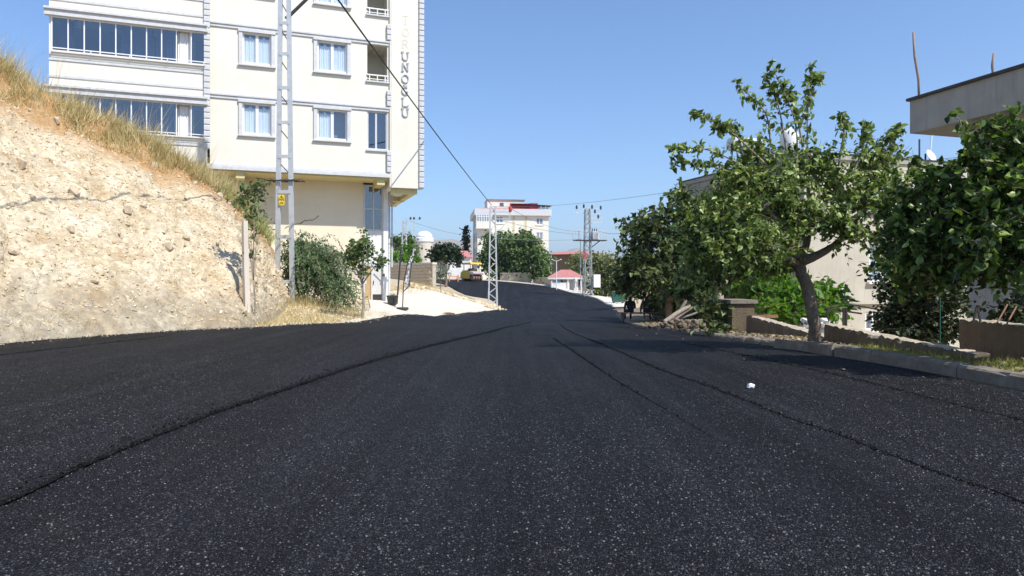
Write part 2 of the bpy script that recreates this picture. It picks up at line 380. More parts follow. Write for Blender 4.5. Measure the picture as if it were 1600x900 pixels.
_wt = np.linalg.solve(_A, np.r_[ctl[:, 2], 0, 0, 0])
def T(x, y):
    x = np.clip(np.asarray(x, float), -45, 45); y = np.clip(np.asarray(y, float), -18, 155)
    sh = np.broadcast(x, y).shape; xf = np.broadcast_to(x, sh).ravel(); yf = np.broadcast_to(y, sh).ravel()
    r2 = (xf[:, None]-ctl[:, 0])**2 + (yf[:, None]-ctl[:, 1])**2
    z = _U(r2) @ _wt[:_n] + _wt[_n] + _wt[_n+1]*xf + _wt[_n+2]*yf
    return z.reshape(sh)
def smooth(a, b, x): t = np.clip((x-a)/(b-a), 0, 1); return t*t*(3-2*t)

L_pts = [(-7.6,-15),(-7.7,0),(-7.7,7),(-7.45,10),(-6.1,12.6),(-5.0,14.4),(-4.5,20),(-3.37,30),(-2.75,38),(-1.7,46),(-.9,52),(-1.3,60),(-3.6,70),(-6.8,84),(-10.1,96),(-16,103),(-25,108),(-45,112)]
R_pts = [(4.6,-15),(4.45,0),(4.15,6),(3.75,8.3),(3.6,9.8),(3.68,12),(4.27,19),(5.0,29),(5.9,38),(7.0,47),(8.0,56),(8.75,68),(8.8,79),(7.4,91),(3.9,101),(-4,110),(-14,117),(-30,122)]
def catmull(P, n):
    P = np.array(P, float); Q = np.vstack([2*P[0]-P[1], P, 2*P[-1]-P[-2]]); out = []
    for i in range(1, len(Q)-2):
        for k in range(n):
            t = k/n; a, b, c, d = Q[i-1], Q[i], Q[i+1], Q[i+2]
            out.append(.5*((2*b)+(c-a)*t+(2*a-5*b+4*c-d)*t*t+(3*b-a-3*c+d)*t**3))
    out.append(P[-1]); return np.array(out)
NS = 14
Lc = catmull(L_pts, NS); Rc = catmull(R_pts, NS)
_rm = Rc[:, 1] < 80
def xr(y): return np.interp(y, Rc[_rm][:, 1], Rc[_rm][:, 0])
def xw(y):      # line of the garden walls behind the right verge
    return np.interp(y, [-20,4.4,6.85,7.0,9.0,9.6,12.5,13.5,16,34,40], [5.5,5.4,5.3,4.72,4.35,4.55,4.45,4.9,5.2,6.6,8.0])
def gz(x, y):   # finished height of the open ground
    x = np.asarray(x, float); y = np.asarray(y, float)
    z = T(x, y)
    inb = smooth(-8, -4, y)*(1-smooth(33, 38, y))
    z = z - 1.5*smooth(0.05, .5, x-xw(y))*inb
    return z
def on(x, y): return float(gz(x, y))

# ------------------------------------------------------------------ ground sheet out to the horizon
def axis(lo, hi, step, far_lo, far_hi):
    a = list(np.arange(lo, hi+1e-6, step)); g = step
    b = [a[-1]]
    while b[-1] < far_hi: g *= 1.22; b.append(b[-1]+g)
    g = step; c = [a[0]]
    while c[-1] > far_lo: g *= 1.22; c.append(c[-1]-g)
    return np.array(c[:0:-1] + a + b[1:])
gx = np.unique(np.r_[axis(-45, 45, .9, -11000, 11000), np.arange(3.5, 9, .18)]); gy = axis(-20, 155, .9, -3000, 13000)
GX, GY = np.meshgrid(gx, gy)
GZ = gz(GX, GY) - .07
rad = np.hypot(GX, GY-60)
fall = smooth(110, 700, rad)
GZ = GZ*(1-fall) + fall*(-55) - 25*smooth(500, 2500, rad) + 110*smooth(2200, 4200, rad)*(.55+.45*np.sin(GX*.0013+1.2))*smooth(0, 1500, GY)
ny, nx = GX.shape
idx = np.arange(ny*nx).reshape(ny, nx)
gf = np.stack([idx[:-1,:-1], idx[:-1,1:], idx[1:,1:], idx[1:,:-1]], -1).reshape(-1, 4)
gnd = np_mesh('ground', np.stack([GX, GY, GZ], -1).reshape(-1, 3), gf, M['earth'], smooth=True)
tag(gnd, 'pale dry earth ground around the road', kind='structure')
gnd.data.materials.append(M['far'])
cen = np.hypot(GX, GY-60)[:-1,:-1].ravel() > 260
gnd.data.polygons.foreach_set('material_index', cen.astype(np.int32))

# far ridge of hills
def ridge(name, dist, hts, wid, seed):
    ang = np.linspace(-70, 70, 240); V = []
    prof = [(-1.0, -.15), (-.72, .12), (-.45, .42), (-.2, .8), (0, 1.0), (.4, .7), (1, -.1)]
    for a in ang:
        r = math.radians(a)
        h = hts*(.62 + .5*noise.noise(Vector((a*.05+seed, seed, 0))) + .22*noise.noise(Vector((a*.21+seed, 3, 1))) + .07*noise.noise(Vector((a*.9, 5, seed))))
        for (t, k) in prof:
            rr = dist + t*wid + 160*noise.noise(Vector((a*.3, t*2, seed)))
            V.append((math.sin(r)*rr, math.cos(r)*rr, max(h, 40)*k*(1+.12*noise.noise(Vector((a*.8, t*4, seed+2)))) - 40))
    n = len(prof); Fc = [(i*n+j, i*n+j+1, (i+1)*n+j+1, (i+1)*n+j) for i in range(len(ang)-1) for j in range(n-1)]
    return tag(np_mesh(name, V, [f[::-1] for f in Fc], M['far'], smooth=True), kind='structure')
tag(ridge('hills', 5300, 455, 1150, 4.3), 'long hazy blue ridge of hills on the horizon')

# ------------------------------------------------------------------ road
NA = 44
rg = np.random.default_rng(5)
ts = np.linspace(0, 1, NA); n = len(Lc)
edgeL = np.array([.06*noise.noise(Vector((i*.9, 1, 0)))+.05*noise.noise(Vector((i*3.1, 7, 0))) for i in range(n)])
RV = Lc[:, None, :]*(1-ts)[None, :, None] + Rc[:, None, :]*ts[None, :, None]
RV[:, 0, 0] += edgeL
RZ = T(RV[..., 0], RV[..., 1])
RZ += .012*np.sin(ts*9)[None, :]
V = np.concatenate([RV, RZ[..., None]], -1)
lo = V[:, :1].copy(); lo[..., 2] -= .09; lo[..., 0] -= .03
hi = V[:, -1:].copy(); hi[..., 2] -= .09
V = np.concatenate([lo, V, hi], 1)
m2 = V.shape[1]; idx = np.arange(n*m2).reshape(n, m2)
rf = np.stack([idx[:-1,:-1], idx[:-1,1:], idx[1:,1:], idx[1:,:-1]], -1).reshape(-1, 4)
road = tag(np_mesh('road', V.reshape(-1, 3), rf, M['asphalt'], smooth=True), 'freshly laid black asphalt road', kind='structure')
def roadz(x, y):
    return float(T(x, y)) + .012
# stones standing proud of the mat, resolved where they are large enough to see
def aggregate():
    rn = np.random.default_rng(77); N = 300000
    yy = 1.7 + 8.3*rn.random(N)**1.9; half = .80*yy + .3; xx = (rn.random(N)*2-1)*half
    pn = np.array([noise.noise(Vector((a_*.9, b_*.35, 4))) + .5*noise.noise(Vector((a_*2.6, b_*1.1, 9))) for a_, b_ in zip(xx[::1], yy[::1])])
    dens = np.clip(yy/3.6, .4, 1.0)*np.clip(.72+.75*pn, .25, 1.0); keep = (xx > -7.3) & (xx < xr(yy)-.06) & (rn.random(N) < dens); xx = xx[keep]; yy = yy[keep]; N = len(xx)
    tv = np.array([(-.5,-.45,-.3),(.5,-.5,-.3),(.45,.5,-.3),(-.5,.42,-.3),(-.20,-.06,.34),(.22,.05,.30)]); tf = np.array([(0,1,5),(0,5,4),(1,2,5),(2,4,5),(2,3,4),(3,0,4)])
    a = rn.random(N)*6.283; ca, sa = np.cos(a), np.sin(a); zero = np.zeros(N); tl = rn.normal(size=(N,2))*.22
    ax = np.stack([np.stack([ca, sa, tl[:,0]], 1), np.stack([-sa, ca, tl[:,1]], 1), np.stack([zero, zero, np.ones(N)], 1)], 1)
    sz = .0038 + .0062*rn.random(N)**1.8
    lane = np.interp(yy, ctl[:1, 1], ctl[:1, 2]); u = np.clip((xx+7.6)/11.9, 0, 1)
    v, f = instance(tv, tf, np.c_[xx, yy, T(xx, yy) + .012*np.sin(u*9) + .0012], ax, np.stack([sz, sz*(.7+.5*rn.random(N)), sz*(.55+.4*rn.random(N))], 1))
    o = np_mesh('aggregate', v, f, M['aggregate'], road); o['kind'] = 'stuff'
aggregate()
# paving joints: rough raised seams
def flat(px, py):
    d = EYE*F/(py-HOR); return (WX(px, d), d)
def seam(pts, wid, ht, seed):
    c = catmull(pts, 40); rs = random.Random(seed)
    # even 3 cm steps
    dl = np.r_[0, np.cumsum(np.hypot(*np.diff(c, axis=0).T))]; s = np.arange(0, dl[-1], .03)
    x = np.interp(s, dl, c[:, 0]); y = np.interp(s, dl, c[:, 1])
    tx = np.gradient(x); ty = np.gradient(y); l = np.hypot(tx, ty); nxv = -ty/l; nyv = tx/l
    V = []; z = T(x, y) + .006
    offs = (-.5, -.25, 0, .25, .5); hs = (0, .6, 1, .7, 0)
    for i in range(len(s)):
        fd = min(1, s[i]/(2.5 if seed in (2, 6) else .3)+.02, (s[-1]-s[i])/(2.5 if seed != 2 else s[-1])+.004); ww = fd*wid*(.35+.5*abs(noise.noise(Vector((s[i]*2.2, seed, 0))))+.35*rs.random()); sh = .35*wid*noise.noise(Vector((s[i]*1.5, seed, 4)))
        for o, h in zip(offs, hs):
            q = o*ww + sh + (rs.random()-.5)*wid*.15
            V.append((x[i]+nxv[i]*q, y[i]+nyv[i]*q, z[i] + (.008 if fd > .55 else .008-.02*(.55-fd)-.012*abs(noise.noise(Vector((s[i]*3.7, seed, 2))))*(fd < .5)) + fd*h*ht*.45*(.1+1.1*rs.random()) if h else z[i]-.004))
    k = 5; Fc = [(i*k+j, (i+1)*k+j, (i+1)*k+j+1, i*k+j+1) for i in range(len(s)-1) for j in range(k-1)]
    o = np_mesh('paving_seam', V, Fc, M['seam'], road); o['kind'] = 'stuff'
    near = np.where(y < 11)[0]; rn = np.random.default_rng(seed); N = int(len(near)*3.0)
    if N > 20:
        i = rn.choice(near, N); o2 = rn.normal(size=N)*wid*.7; sz = .002+.0055*rn.random(N)**2
        fdv = np.minimum(1, np.minimum(s[i]*3, s[-1]-s[i])/1.0+.05)*(1 if seed != 2 else (1-s[i]/s[-1])*.5); keep = rn.random(N) < fdv; i = i[keep]; o2 = o2[keep]; sz = sz[keep]; N = len(i)
        tv, tf = rock_template(seed); ax = axes_from(norm(rn.normal(size=(N,3))), norm(rn.normal(size=(N,3))))
        v, f = instance(tv, tf, np.c_[x[i]+nxv[i]*o2, y[i]+nyv[i]*o2, z[i]+.008+sz*.2], ax, np.stack([sz*1.5]*3, 1))
        c_ = np_mesh('seam_crumbs', v, f, M['seam'], road); c_['kind'] = 'stuff'
    return o
seam([flat(*p) for p in ((-420,960),(-150,850),(0,785),(150,718),(300,657),(450,606),(560,570),(660,543),(770,515))]+[(-.05,16),(.35,22),(.9,30)], .075, .010, 1)
seam([flat(*p) for p in ((860,525),(950,587),(1060,652),(1180,725),(1290,790))], .022, .004, 2)
seam([flat(*p) for p in ((1900,935),(1590,785),(1450,735),(1300,677),(1225,652),(1120,610),(1000,566),(890,512))]+[(1.4,19),(1.9,27)], .028, .006, 3)
seam([flat(*p) for p in ((1800,735),(1600,660),(1515,640),(1350,598),(1150,555),(1050,532))], .038, .007, 4)
seam([flat(*p) for p in ((-200,572),(0,555),(130,541),(300,522))], .07, .012, 6)

# ------------------------------------------------------------------ concrete forecourt
A_L = [(-4.95,18.5),(-4.9,22.5),(-5.6,27),(-6.6,31.5),(-7.6,37),(-7.0,45),(-4.7,53),(-2.4,59)]
A_R = [(-4.2,18.5),(-3.9,24),(-3.2,29),(-2.7,34),(-2.3,40),(-1.3,46.5),(-.6,52),(-.7,58)]
a = catmull(A_L, 8); b = catmull(A_R, 8); tt = np.linspace(0, 1, 14)
AV = a[:, None]*(1-tt)[None, :, None] + b[:, None]*tt[None, :, None]
AV = np.concatenate([AV, (T(AV[..., 0], AV[..., 1]) - .02)[..., None]], -1)
n, m2 = AV.shape[:2]; idx = np.arange(n*m2).reshape(n, m2)
fc = np.stack([idx[:-1,:-1], idx[:-1,1:], idx[1:,1:], idx[1:,:-1]], -1).reshape(-1, 4)
tag(np_mesh('forecourt', AV.reshape(-1, 3), fc, M['concrete_pale'], smooth=True), 'pale dusty concrete forecourt beside the apartment block', kind='structure')

# far pavement along the outer side of the bend
ii = [i for i in range(len(Rc)) if Rc[i, 1] > 50]
P = Rc[ii]; tg = np.gradient(P, axis=0); nl = np.stack([tg[:, 1], -tg[:, 0]], 1); nl /= np.linalg.norm(nl, axis=1)[:, None]
rows = []
for o_, h_ in ((.02, -.1), (.02, .10), (.17, .11), (1.7, .12), (1.75, -.25)):
    q = P + nl*o_; rows.append(np.c_[q, T(q[:, 0], q[:, 1]) + h_])
V = np.stack(rows, 1); n, m2 = V.shape[:2]; idx = np.arange(n*m2).reshape(n, m2)
fc = np.stack([idx[:-1,:-1], idx[:-1,1:], idx[1:,1:], idx[1:,:-1]], -1).reshape(-1, 4)
tag(np_mesh('pavement', V.reshape(-1, 3), fc, M['concrete_pale']), 'pale kerbed pavement round the far bend', kind='structure')

# right verge (earth + kerb stones)
ys = np.arange(-6, 50, .35); V = []
for y in ys:
    x0 = float(xr(y))+.13; x1 = float(xw(y))+.1 if y < 34 else x0+2.5
    for t in np.linspace(0, 1, 9):
        x = x0*(1-t)+x1*t
        V.append((x, y, float(T(x0, y)) + .075 + .05*t*0 + .03*noise.noise(Vector((x*2, y*2, 0))) + .02*noise.noise(Vector((x*6, y*6, 3)))))
k = 9; fc = [(i*k+j, i*k+j+1, (i+1)*k+j+1, (i+1)*k+j) for i in range(len(ys)-1) for j in range(k-1)]
verge = tag(np_mesh('verge', V, fc, M['shade_earth'], smooth=True), 'narrow earth verge behind the right kerb', kind='structure')
def vz(x, y): return float(T(float(xr(y))+.13, y)) + .085

kerb = tag(thing('kerb', None, None), 'weathered concrete kerb along the right of the road', kind='structure')
def kerb_mesh(L, h, seed):
    m = MB(); rs = random.Random(seed); w_ = .15; c = .025; N = 4
    prof = [(0,-.12),(0,h-c),(c,h),(w_,h),(w_,-.12)]
    vs = []; fs = []
    for i in range(N+1):
        x = -L/2 + L*i/N
        for (yy, zz) in prof: vs.append((x, yy + (rs.random()-.5)*.012, zz + (rs.random()-.5)*.014*(zz > 0)))
    p = len(prof)
    for i in range(N):
        for j in range(p-1): fs.append((i*p+j, (i+1)*p+j, (i+1)*p+j+1, i*p+j+1))
    fs += [tuple(range(p)), tuple(N*p+j for j in range(p-1,-1,-1))]
    m.add(vs, fs); me = bpy.data.meshes.new('kerb_stone'); me.from_pydata(m.v, [], [f[::-1] for f in m.f]); me.materials.append(M['kerb']); me.update(); return me
kms = [kerb_mesh(.585, .125, s) for s in range(4)]; kml = [kerb_mesh(.585, .075, s+9) for s in range(4)]
y = 1.0; i = 0; rs = random.Random(4)
while y < 34:
    x = float(xr(y)); x2 = float(xr(y+.6)); ang = math.atan2(.6, x2-x)
    if not (8.25 < y < 9.3) and not (14.2 < y < 15 or 20.5 < y < 21.4):
        o = link('kerb_stone', (kms if y < 8.3 else kml)[i % 4], None, kerb, (x+.02+(rs.random()-.5)*.02, y+.3, float(T(x, y+.3))+.0+(rs.random()-.5)*.015), ang + (rs.random()-.5)*.03 + math.pi)
        o.rotation_euler.y = -math.atan(float(T(x2, y+.6)-T(x, y))/.6)*-1
    y += .6; i += 1
# one kerb stone knocked out of line beside the tree
o = link('kerb_stone', kml[1], None, kerb, (3.78, 8.95, float(T(3.8, 8.9))+.02), 2.1); o.rotation_euler.x = .25

# ------------------------------------------------------------------ hillside
ST = [((-520,595),(-420,-90,13.0)),((-400,580),(-330,-60,14)),((-200,558),(-160,20,15.2)),((0,537),(0,112,16.5)),((150,524),(128,182,17.5)),((300,514),(250,240,18.5))]
base = [np.array([*flat(a[0], a[1]), 0]) for a, c in ST]; crest = [np.array(W(*c)) for a, c in ST]
base += [np.array(W(388,505,14.4)), np.array(W(428,492,18.0)), np.array(W(446,474,22.4)), np.array(W(460,470,25))]
crest += [np.array(W(345,300,20)), np.array(W(400,352,21.8)), np.array(W(432,432,24.0)), np.array(W(462,466,25.8))]
base[0][0:2] = (-7.75, 5.0); base[1][0:2] = (-7.75, 6.9); base[2][0:2] = (-7.75, 8.6)
back = [c + np.array([-3.0, 5.0, .5]) for c in crest]; back[-4] = crest[-4]+np.array([-3.0,4.0,.1]); back[-3] = crest[-3]+np.array([-2.5,3.0,-.2]); back[-2] = crest[-2]+np.array([-1.5,1.5,-.2]); back[-1] = crest[-1]+np.array([-.8,.8,-.2])
end = [bb + np.array([-3.5, 3.0, -9.0]) for bb in back]
NU = 40
def cr3(P, n_):
    P = np.array(P, float); Q = np.vstack([2*P[0]-P[1], P, 2*P[-1]-P[-2]]); out = []
    for i in range(1, len(Q)-2):
        for k in range(n_):
            t = k/n_; a, b, c, d = Q[i-1], Q[i], Q[i+1], Q[i+2]
            out.append(.5*((2*b)+(c-a)*t+(2*a-5*b+4*c-d)*t*t+(3*b-a-3*c+d)*t**3))
    out.append(P[-1]); return np.array(out)
Bc, Cc, Kc, Ec = (cr3(q, NU) for q in (base, crest, back, end))
NV1, NV2 = 120, 36
HV = []; soil = []; toe = []
for i in range(len(Bc)):
    row = []
    for j in range(NV1+1):
        t = j/NV1; p = Bc[i]*(1-t)+Cc[i]*t
        p = p.copy(); p[2] += .35*math.sin(t*math.pi)*(1 if t > 0 else 0)*.4 - .45*(1-min(t/.12, 1))**2*0
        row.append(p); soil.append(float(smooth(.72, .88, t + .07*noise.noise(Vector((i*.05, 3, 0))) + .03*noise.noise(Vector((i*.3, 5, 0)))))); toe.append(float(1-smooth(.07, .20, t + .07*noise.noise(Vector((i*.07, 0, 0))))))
    for j in range(1, NV2+1):
        t = j/NV2
        p = Cc[i]*(1-t/.6)+Kc[i]*(t/.6) if t < .6 else Kc[i]*(1-(t-.6)/.4)+Ec[i]*((t-.6)/.4)
        row.append(p); soil.append(1.0); toe.append(0.0)
    HV.append(row)
HV = np.array(HV)
du = np.gradient(HV, axis=0); dv = np.gradient(HV, axis=1); HN = norm(np.cross(du, dv))
if HN[100, 60, 2] < 0: HN = -HN
hn, hm = HV.shape[:2]
for i in range(hn):
    for j in range(hm):
        if j < 3: continue
        p = Vector(HV[i, j]); k = min(1, j/12)
        a_ = noise.fractal(p*.55, 1.0, 2.0, 3)*.22
        b_ = noise.fractal(p*2.3+Vector((9,2,1)), 1.0, 2.0, 4)*.10
        c_ = abs(noise.noise(p*6.1))*.07
        HV[i, j] += HN[i, j]*(a_+b_+c_)*k
HV[:, 0, 2] = T(HV[:, 0, 0], HV[:, 0, 1]) - .1
HV[:, 1, 2] = np.maximum(HV[:, 1, 2], HV[:, 0, 2]+.03)
idx = np.arange(hn*hm).reshape(hn, hm)
hf = np.stack([idx[:-1,:-1], idx[1:,:-1], idx[1:,1:], idx[:-1,1:]], -1).reshape(-1, 4)
v0 = HV[100, 60]; e1 = HV[101, 60]-v0; e2 = HV[100, 61]-v0
if np.cross(e1, e2)[2] < 0: hf = hf[:, ::-1]
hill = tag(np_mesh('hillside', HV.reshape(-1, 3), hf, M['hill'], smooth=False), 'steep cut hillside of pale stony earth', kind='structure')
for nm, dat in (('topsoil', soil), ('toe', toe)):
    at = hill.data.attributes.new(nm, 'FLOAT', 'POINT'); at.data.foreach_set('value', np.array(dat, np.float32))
du = np.gradient(HV, axis=0); dv = np.gradient(HV, axis=1); HN2 = norm(np.cross(du, dv)); HN2 *= np.where(HN2[..., 2:] < 0, -1, 1)

# rubble on the slope
rt = [rock_template(s) for s in range(6)]
rg = np.random.default_rng(11)
def hill_samples(N, jlo, jhi, power=1.0, ilo=60):
    i = rg.integers(ilo, hn-1, N); j = (jlo + (jhi-jlo)*rg.random(N)**power).astype(int)
    fu = rg.random(N)[:, None]; fv = rg.random(N)[:, None]
    p = HV[i, j]*(1-fu)*(1-fv)+HV[i+1, j]*fu*(1-fv)+HV[i, j+1]*(1-fu)*fv+HV[i+1, j+1]*fu*fv
    return p, HN2[i, j]
def rand_axes(N):
    a = norm(rg.normal(size=(N, 3))); b = norm(rg.normal(size=(N, 3))); return axes_from(a, b)
Vs = []; Fs = []; off = 0
for t in range(6):
    N = 4200; p, nn = hill_samples(N, 2, 112, .9); s = .009 + .036*rg.random(N)**4
    rs8 = np.random.default_rng(t); o8 = (np.array([(1,0,0),(0,1,0),(-1,0,0),(0,-1,0),(.1,0,.8),(0,.1,-.8)], float)*.55*(.7+.6*rs8.random((6,3))), np.array([(0,1,4),(1,2,4),(2,3,4),(3,0,4),(1,0,5),(2,1,5),(3,2,5),(0,3,5)]))
    v, f = instance(*(rt[t] if t == 0 else o8), p + nn*(s*.15)[:, None], rand_axes(N), np.stack([s*(.8+.8*rg.random(N)), s*(.7+.6*rg.random(N)), s*(.5+.5*rg.random(N))], 1)*1.3)
    Vs.append(v); Fs.append(f+off); off += len(v)
tag(np_mesh('rubble', np.concatenate(Vs), np.concatenate(Fs), M['rubble'], hill), kind='stuff')
rmesh = []
for t in range(6):
    me = bpy.data.meshes.new('stone'); me.from_pydata([tuple(x) for x in rt[t][0]], [], [tuple(int(q) for q in x) for x in rt[t][1]]); me.materials.append(M['stone']); me.update(); rmesh.append(me)
p, nn = hill_samples(150, 3, 114, .8, 100)
for i in range(150):
    s = .05 + .13*rg.random()**2.2
    o = link('stone', rmesh[i % 6], None, hill, p[i] + nn[i]*s*.12); o.scale = (s*(.8+.6*rg.random()), s*(.8+.4*rg.random()), s*(.6+.4*rg.random())); o.rotation_euler = tuple(rg.random(3)*6.28)

# grass on the crest
bt = np.array([(-.5,0,0),(.5,0,0),(.4,.5,.02),(-.4,.5,.02),(.08,1,.10),(-.08,1,.10)], float); bf = np.array([(0,1,2,3),(3,2,4,5)])
def blades(pos, nrm, hmin, hmax, wd, lean, rgx, hs=1.0):
    N = len(pos); d = norm(nrm + np.array([0,0,1.0]) + lean*rgx.normal(size=(N, 3))); side = norm(rgx.normal(size=(N, 3)))
    h = (hmin + (hmax-hmin)*rgx.random(N)**1.6)*hs
    return instance(bt, bf, pos, axes_from(d, side), np.stack([np.full(N, wd)*(.6+.8*rgx.random(N)), h, h*2.0*rgx.random(N)], 1))
def tufts(name, N, per, jlo, jhi, h, wd, mat, label, ilo, ihi, spread=.12):
    i = rg.integers(ilo, ihi, N*2); j = rg.integers(jlo, jhi, N*2)
    kp = np.array([noise.noise(Vector(HV[a_, b_])*1.4) + .3*noise.noise(Vector(HV[a_, b_])*5) for a_, b_ in zip(i, j)]) > -.12; i = i[kp][:N]; j = j[kp][:N]; N = len(i)
    c = HV[i, j]; p = np.repeat(c, per, 0) + rg.normal(size=(N*per, 3))*np.array([spread, spread, .03]); nn = np.repeat(HN2[i, j], per, 0)
    hs = np.repeat(.35+.85*rg.random(N), per)
    ln = np.repeat(rg.normal(size=(N,3))*np.array([.35,.35,.05]), per, 0)
    v, f = blades(p - np.array([0,0,.05]), nn*.4+ln, h*.35, h, wd, .34, rg, hs)
    return tag(np_mesh(name, v, f, mat), label, 'grass', kind='stuff')
e_i = hn-1
tufts('dry_grass', 1700, 16, 110, 130, .66, .011, M['dry_grass'], 'straw coloured dry grass along the hill crest', 60, 265)
tufts('dry_grass_fringe', 420, 14, 104, 114, .38, .010, M['dry_grass'], 'short dry grass hanging over the earth edge', 60, 265)
tufts('green_grass_patch', 420, 18, 108, 128, .62, .012, M['half_grass'], 'greenish grass clump where the crest meets the facade', 232, 292)
tufts('dry_weeds', 210, 9, 2, 12, .17, .007, M['dry_grass'], 'low dry weeds at the foot of the hill', 80, 330)
# tall thin seed stalks standing over the crest
N = 420; i = rg.integers(60, 250, N); j = rg.integers(112, 124, N)
v, f = blades(HV[i, j], HN2[i, j], .7, 1.5, .007, .22, rg)
tag(np_mesh('seed_stalks', v, f, M['dry_grass']), 'thin tall dry stalks against the sky on the crest', 'grass', kind='stuff')

# ------------------------------------------------------------------ trees
lt_simple = (np.array([(0,0,0),(.40,.28,.10),(.36,.66,.08),(0,1.0,-.08),(-.36,.66,.08),(-.40,.28,.10)], float), np.array([(0,1,2,3),(0,3,4,5)]))
lt_heart = (np.array([(0,.06,0),(.22,-.06,.08),(.39,.22,.16),(.29,.62,.12),(0,1.08,-.16),(-.29,.62,.12),(-.39,.22,.16),(-.22,-.06,.08)], float), np.array([(0,1,2,3),(0,3,4,4),(0,5,6,7),(0,4,5,5)]))
lt_heart = (lt_heart[0], np.array([(0,1,2),(0,2,3),(0,3,4),(0,4,5),(0,5,6),(0,6,7)]))
lt_narrow = (np.array([(0,0,0),(.16,.3,.04),(.13,.7,.03),(0,1,-.06),(-.13,.7,.03),(-.16,.3,.04)], float), np.array([(0,1,2,3),(0,3,4,5)]))

class Crown:
    def __init__(s, seed, leaf, tpl=lt_simple, up=.55, jit=.6):
        s.r = np.random.default_rng(seed); s.leaf = leaf; s.tpl = tpl; s.up = up; s.jit = jit
        s.P = []; s.D = []; s.N = []; s.tw = []
    def twig(s, a, b, k, droop=.12):
        """k leaves along the twig from a to b"""
        t = (np.arange(k)+.3+.5*s.r.random(k))/k
        d = b-a; p = a[None]+d[None]*t[:, None]; p[:, 2] -= droop*np.linalg.norm(d)*t**2
        dn = norm(d[None])[0]
        rnd = s.r.normal(size=(k, 3))
        ld = norm(dn[None]*.5 + rnd*.75 + np.array([0,0,-.25])); nn = norm(np.array([0,0,s.up])[None] + s.jit*s.r.normal(size=(k, 3)) + dn[None]*.2)
        s.P.append(p); s.D.append(ld); s.N.append(nn); s.tw.append((a, b))
    def clump(s, c, rad, ntw, L=None, k=7, shell=.35, flat=False):
        c = np.array(c); rad = np.array(rad); L = L or s.leaf*4.5
        u = norm(s.r.normal(size=(ntw, 3))); rr = shell + (1-shell)*s.r.random(ntw)**.6
        for i in range(ntw):
            an = c + u[i]*rad*rr[i]*(.85+.25*s.r.random())
            out = norm((u[i]*np.array([1,1,.75]) + .55*s.r.normal(size=3) + np.array([0,0,.15]))[None])[0]
            l = L*(.6+.8*s.r.random())
            s.twig(an-out*l*.55, an+out*l*.45, max(3, int(k*(.7+.6*s.r.random()))))
    def arrays(s):
        P = np.concatenate(s.P); D = np.concatenate(s.D); Nn = np.concatenate(s.N); N = len(P)
        sz = s.leaf*(.6+.7*s.r.random(N)); return P, axes_from(D, Nn), sz
    def build(s, parent, mat, base, name='crown'):
        P, A, sz = s.arrays(); base = np.array(base)
        v, f = instance(s.tpl[0], s.tpl[1], P-base, A, np.stack([sz, sz, sz], 1))
        o = np_mesh(name, v, f, mat, parent); o['kind'] = 'stuff'; return o
    def twigs(s, parent, mat, base, rad, frac=1.0):
        base = np.array(base); tv = np.array([(math.cos(a)*1, 0, math.sin(a)*1) for a in (0, 2.09, 4.19)] + [(math.cos(a)*.4, 1, math.sin(a)*.4) for a in (0, 2.09, 4.19)])
        tf = np.array([(0,1,4,3),(1,2,5,4),(2,0,3,5)])
        sel = [t for t in s.tw if s.r.random() < frac]
        a = np.array([t[0] for t in sel]); b = np.array([t[1] for t in sel]); d = b-a; l = np.linalg.norm(d, axis=1)
        v, f = instance(tv, tf, a-base, axes_from(d, s.r.normal(size=a.shape)), np.stack([np.full(len(a), rad), l, np.full(len(a), rad)], 1))
        o = np_mesh('twigs', v, f, mat, parent); o['kind'] = 'stuff'; return o
    def single_leaves(s, parent, mat, base, n, lead):
        """the largest leaves, each an object of its own"""
        P, A, sz = s.arrays(); base = np.array(base)
        sel = np.argsort(P[:, 1] - .0*P[:, 0] + .5*s.r.random(len(P)))[:n] if lead is None else s.r.choice(np.where(lead(P))[0], n, replace=False)
        me = bpy.data.meshes.new('leaf'); me.from_pydata([tuple(x) for x in s.tpl[0]], [], [tuple(int(q) for q in x) for x in s.tpl[1]]); me.materials.append(mat); me.update()
        for q in sel:
            o = link('leaf', me, None, parent, P[q]-base+s.r.normal(size=3)*.03)
            o.rotation_mode = 'QUATERNION'; o.rotation_quaternion = Matrix([[A[q][c][r] for c in range(3)] for r in range(3)]).to_quaternion(); z = s.leaf*(.95+.3*s.r.random()); o.scale = (z, z, z)

def limb(pts, r0, r1, seed, wob=.04, n=10, seg=5):
    """smooth wobbling limb through pts -> (points, radii)"""
    c = cr3(pts, seg); rs = random.Random(seed); L = len(c)
    c = [Vector(p) + Vector((rs.uniform(-1,1), rs.uniform(-1,1), rs.uniform(-.5,.5)))*wob*(0 if i == 0 else 1) for i, p in enumerate(c)]
    return c, [r0 + (r1-r0)*(i/(L-1))**.8 for i in range(L)]
def trunk_mesh(parts, base, n=10):
    m = MB(); b = Vector(base)
    for k, (pts, r0, r1) in enumerate(parts):
        c, r = limb(pts, r0, r1, k+3, wob=r0*.12)
        m.tube([p-b for p in c], r, n, jit=.16, seed=k)
    return m

